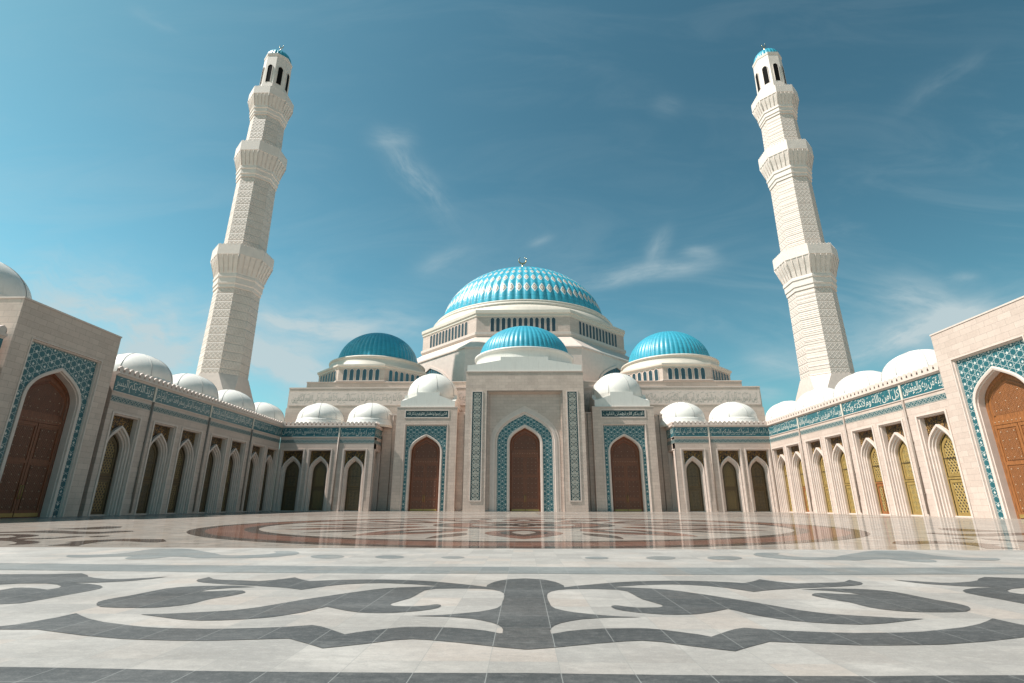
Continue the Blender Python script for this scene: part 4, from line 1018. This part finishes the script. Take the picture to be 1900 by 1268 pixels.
def minaret(label, loc):
    t = thing('minaret', label, 'minaret', loc)
    # square base and chamfered transition
    mb = MB(); q = 6.6
    mb.box(-q, q, -q, q, 0, 21.6, 'trim'); mb.build('base', t)
    bm = bmesh.new()
    for p in [(sx*q, sy*q, 21.6) for sx in (-1,1) for sy in (-1,1)]+octring(5.75, 30.2): bm.verts.new(p)
    bmesh.ops.convex_hull(bm, input=bm.verts); me = bpy.data.meshes.new('transition'); bm.to_mesh(me); bm.free(); me.materials.append(M['trim']); link('transition', me, t)
    segs = [((5.62,30.2),(5.3,52.2)), ((5.12,60.),(4.85,84.2)), ((4.72,91.),(4.42,104.8))]
    for (ra, za), (rb, zb) in segs:
        mb = MB(); a, b = octring(ra, za), octring(rb, zb); mb.strip(a+[a[0]], b+[b[0]], 'minaret')
        mb.build('shaft', t)
    balcony(t, 52.0, 5.3, 60.2, 7.25, 63.2, 5); balcony(t, 84.0, 4.85, 91.4, 6.55, 94.6, 5); balcony(t, 104.6, 4.42, 110.8, 5.95, 113.4, 5)
    # lantern with openings
    mb = MB(); a, b = octring(4.0, 111.), octring(3.7, 126.4)
    mb.strip(a+[a[0]], b+[b[0]], 'minwhite')
    c, d, e = octring(3.8, 126.4), octring(3.9, 127.1), octring(3.5, 127.2)
    mb.strip(b+[b[0]], c+[c[0]], 'minwhite'); mb.strip(c+[c[0]], d+[d[0]], 'minwhite'); mb.strip(d+[d[0]], e+[e[0]], 'minwhite')
    L = mb.build('lantern', t)
    wm = MB(); ww, hh = .66, 6.2
    aa = arch(ww, hh-.8, hh, 5, -.04); wm.poly(shift(aa, .01), 'void')
    wm.strip(arch(ww+.12,hh-.8,hh+.16,5,.05), arch(ww+.12,hh-.8,hh+.16,5,-.10), 'minwhite'); wm.strip(arch(ww+.12,hh-.8,hh+.16,5,-.10), arch(ww,hh-.8,hh,5,-.10), 'minwhite'); wm.strip(arch(ww,hh-.8,hh,5,-.10), shift(aa, .02), 'minwhite')
    wm = wm.mesh('opening')
    for f in range(0, 360, 45):
        an = math.radians(f); r = (4.0-(116.6-111)/15.4*.3)*math.cos(PI/8)
        link('opening', wm, L, (r*math.cos(an), r*math.sin(an), 116.6), an+PI/2)
    ribbed_dome('dome', t, (0, 0, 127.15), 3.55, 3.6, 24, 'dome', .04, 6, fin=1.35)
    t['group'] = 'minarets beside the prayer hall'
    return t
a = minaret('tall octagonal white minaret left of the prayer hall, mostly in shade', (-70.9, 115.8, 0)); a.scale = (.978, .978, .978)
b = minaret('tall octagonal white minaret right of the prayer hall, its left faces brightly sunlit', (71.9, 118.5, 0)); b.scale = (1, 1, .98)

# ------------------------------------------------------------------ camera
cam = bpy.data.cameras.new('camera'); co = bpy.data.objects.new('camera', cam); COL.objects.link(co)
RM = [[0.999786, 0.0050813, -0.0200534], [0.0206481, -0.3046852, 0.9522293], [0.0012714, 0.9524396, 0.3047249]]
m4 = Matrix(((RM[0][0],RM[0][1],-RM[0][2],0),(RM[1][0],RM[1][1],-RM[1][2],0),(RM[2][0],RM[2][1],-RM[2][2],1.27),(0,0,0,1)))
co.matrix_world = m4
cam.sensor_width = 36.; cam.lens = 945.4/1900*36; cam.clip_end = 9000.; cam.clip_start = .1
sc.camera = co

# ------------------------------------------------------------------ light and sky
ELEV, AZ = math.radians(54.), math.radians(11.)          # height; how far in front of the facade plane, from the left
sd = Vector((-math.cos(ELEV)*math.cos(AZ), -math.cos(ELEV)*math.sin(AZ), math.sin(ELEV)))   # towards the sun
sl = bpy.data.lights.new('sun', 'SUN'); sl.energy = 5.0; sl.angle = math.radians(.5); sl.color = (1., .968, .925)
so = bpy.data.objects.new('sun', sl); COL.objects.link(so); so.rotation_euler = (-sd).to_track_quat('-Z', 'Y').to_euler()
so.location = (-200, -50, 300)
w = bpy.data.worlds.new('World'); sc.world = w; w.use_nodes = True
nt = w.node_tree; g = G(nt); bg = nt.nodes['Background']
sky = nt.nodes.new('ShaderNodeTexSky'); sky.sky_type = 'NISHITA'; sky.sun_disc = False
sky.sun_elevation = ELEV; sky.sun_rotation = math.atan2(sd.x, sd.y)
sky.air_density = 1.; sky.dust_density = 1.2; sky.ozone_density = 2.
hs = nt.nodes.new('ShaderNodeMix'); hs.data_type = 'RGBA'; hs.blend_type = 'MULTIPLY'; hs.inputs[0].default_value = 1.
nt.links.new(sky.outputs[0], hs.inputs[6]); hs.inputs[7].default_value = (.71, 1.24, 1.03, 1)
tc = nt.nodes.new('ShaderNodeTexCoord'); d = g.xyz(tc.outputs['Generated'])
yy = g.m('MAXIMUM', d[1], .05)
U = g.m('DIVIDE', d[0], yy); V = g.m('DIVIDE', d[2], yy)
CLOUDS = [(-0.302, 0.808, -0.174, 0.639, 0.0268, 0.42), (-0.355, 0.832, -0.264, 0.808, 0.0316, 0.22), (0.128, 0.451, 0.396, 0.499, 0.0195, 0.45), (0.275, 0.494, 0.316, 0.572, 0.017, 0.28), (0.352, 0.519, 0.416, 0.518, 0.0195, 0.3), (-0.56, 0.394, -0.324, 0.332, 0.0365, 0.75), (-0.812, 0.377, -0.456, 0.304, 0.073, 0.5), (-0.582, 0.316, -0.404, 0.246, 0.0389, 0.8), (-1.12, 0.467, -0.696, 0.317, 0.0913, 0.6), (-0.856, 0.317, -0.644, 0.225, 0.073, 0.6), (-0.494, 0.258, -0.356, 0.202, 0.0608, 0.5), (0.479, 0.357, 1.01, 0.308, 0.0608, 0.25), (-0.462, 0.351, -0.19, 0.361, 0.0487, 0.35), (0.65, 0.276, 0.96, 0.396, 0.0268, 0.7), (0.758, 0.427, 0.911, 0.378, 0.0414, 0.5), (0.897, 0.451, 0.954, 0.457, 0.0122, 0.3), (0.458, 0.282, 0.571, 0.254, 0.0219, 0.35), (0.439, 0.221, 0.51, 0.205, 0.017, 0.4), (-0.22, 0.479, -0.127, 0.524, 0.0219, 0.22), (0.02, 0.542, 0.062, 0.561, 0.0097, 0.25), (0.322, 0.923, 0.378, 0.898, 0.0316, 0.1), (0.911, 0.897, 1.13, 1.056, 0.0243, 0.1), (-1.024, 1.248, -0.892, 1.17, 0.017, 0.12), (-0.3, 0.314, -0.202, 0.361, 0.0243, 0.2)]
n1 = nt.nodes.new('ShaderNodeTexNoise'); n1.inputs['Scale'].default_value = 2.6; n1.inputs['Detail'].default_value = 9.; n1.inputs['Roughness'].default_value = .62; n1.inputs['Distortion'].default_value = .9
tot = None
for (u0, v0, u1, v1, wd, st) in CLOUDS:
    L = math.hypot(u1-u0, v1-v0); ca, sa = (u1-u0)/L, (v1-v0)/L; um, vm = (u0+u1)/2, (v0+v1)/2
    du = g.m('SUBTRACT', U, um); dv = g.m('SUBTRACT', V, vm)
    p = g.m('ADD', g.m('MULTIPLY', du, ca), g.m('MULTIPLY', dv, sa)); q = g.m('SUBTRACT', g.m('MULTIPLY', dv, ca), g.m('MULTIPLY', du, sa))
    wob = g.noise(g.vec(g.m('MULTIPLY', p, 3.), um*9, vm*7), 1.6, 3.)
    q = g.m('ADD', q, g.m('MULTIPLY', g.m('SUBTRACT', wob, .5), wd*2.2))
    nz = g.noise(g.vec(g.m('MULTIPLY', p, 2.2), g.m('MULTIPLY', q, 7.5), um*5), 2.2, 8., .62)
    e = g.m('ADD', g.m('POWER', g.m('ABSOLUTE', g.m('DIVIDE', p, L*.55)), 2.5), g.m('POWER', g.m('ABSOLUTE', g.m('DIVIDE', q, wd)), 1.7))
    mk = g.m('MULTIPLY', g.m('EXPONENT', g.m('MULTIPLY', e, -1.)), g.m('MULTIPLY', g.smooth(nz, .26, .70), st*1.4))
    tot = mk if tot is None else g.m('ADD', tot, mk)
vv = g.vec(g.m('MULTIPLY', U, .8), g.m('MULTIPLY', V, 2.4), 4.2); nt.links.new(vv, n1.inputs['Vector'])
veil = g.m('MULTIPLY', g.smooth(n1.outputs['Fac'], .42, .75), g.smooth(d[2], .6, .15, .05, .28))
tot = g.m('MINIMUM', g.m('ADD', tot, veil), .9)
# brighter towards the sun's side, deeper away from it
gl = g.lin(d[0], -.75, .75, .90, .62)
hz = g.smooth(d[2], .15, .75, 1.25, 1.0)
sk = nt.nodes.new('ShaderNodeVectorMath'); sk.operation = 'SCALE'; nt.links.new(hs.outputs[2], sk.inputs[0]); nt.links.new(g.m('MULTIPLY', gl, hz), sk.inputs['Scale'])
cl = g.mix(tot, sk.outputs[0], (4.1, 4.9, 5.1))
nt.links.new(cl, bg.inputs['Color']); bg.inputs['Strength'].default_value = .089
sc.view_settings.view_transform = 'Standard'; sc.view_settings.look = 'None'; sc.view_settings.exposure = .57; sc.view_settings.gamma = 1.
sc.cycles.max_bounces = 8; sc.cycles.diffuse_bounces = 4; sc.cycles.glossy_bounces = 4
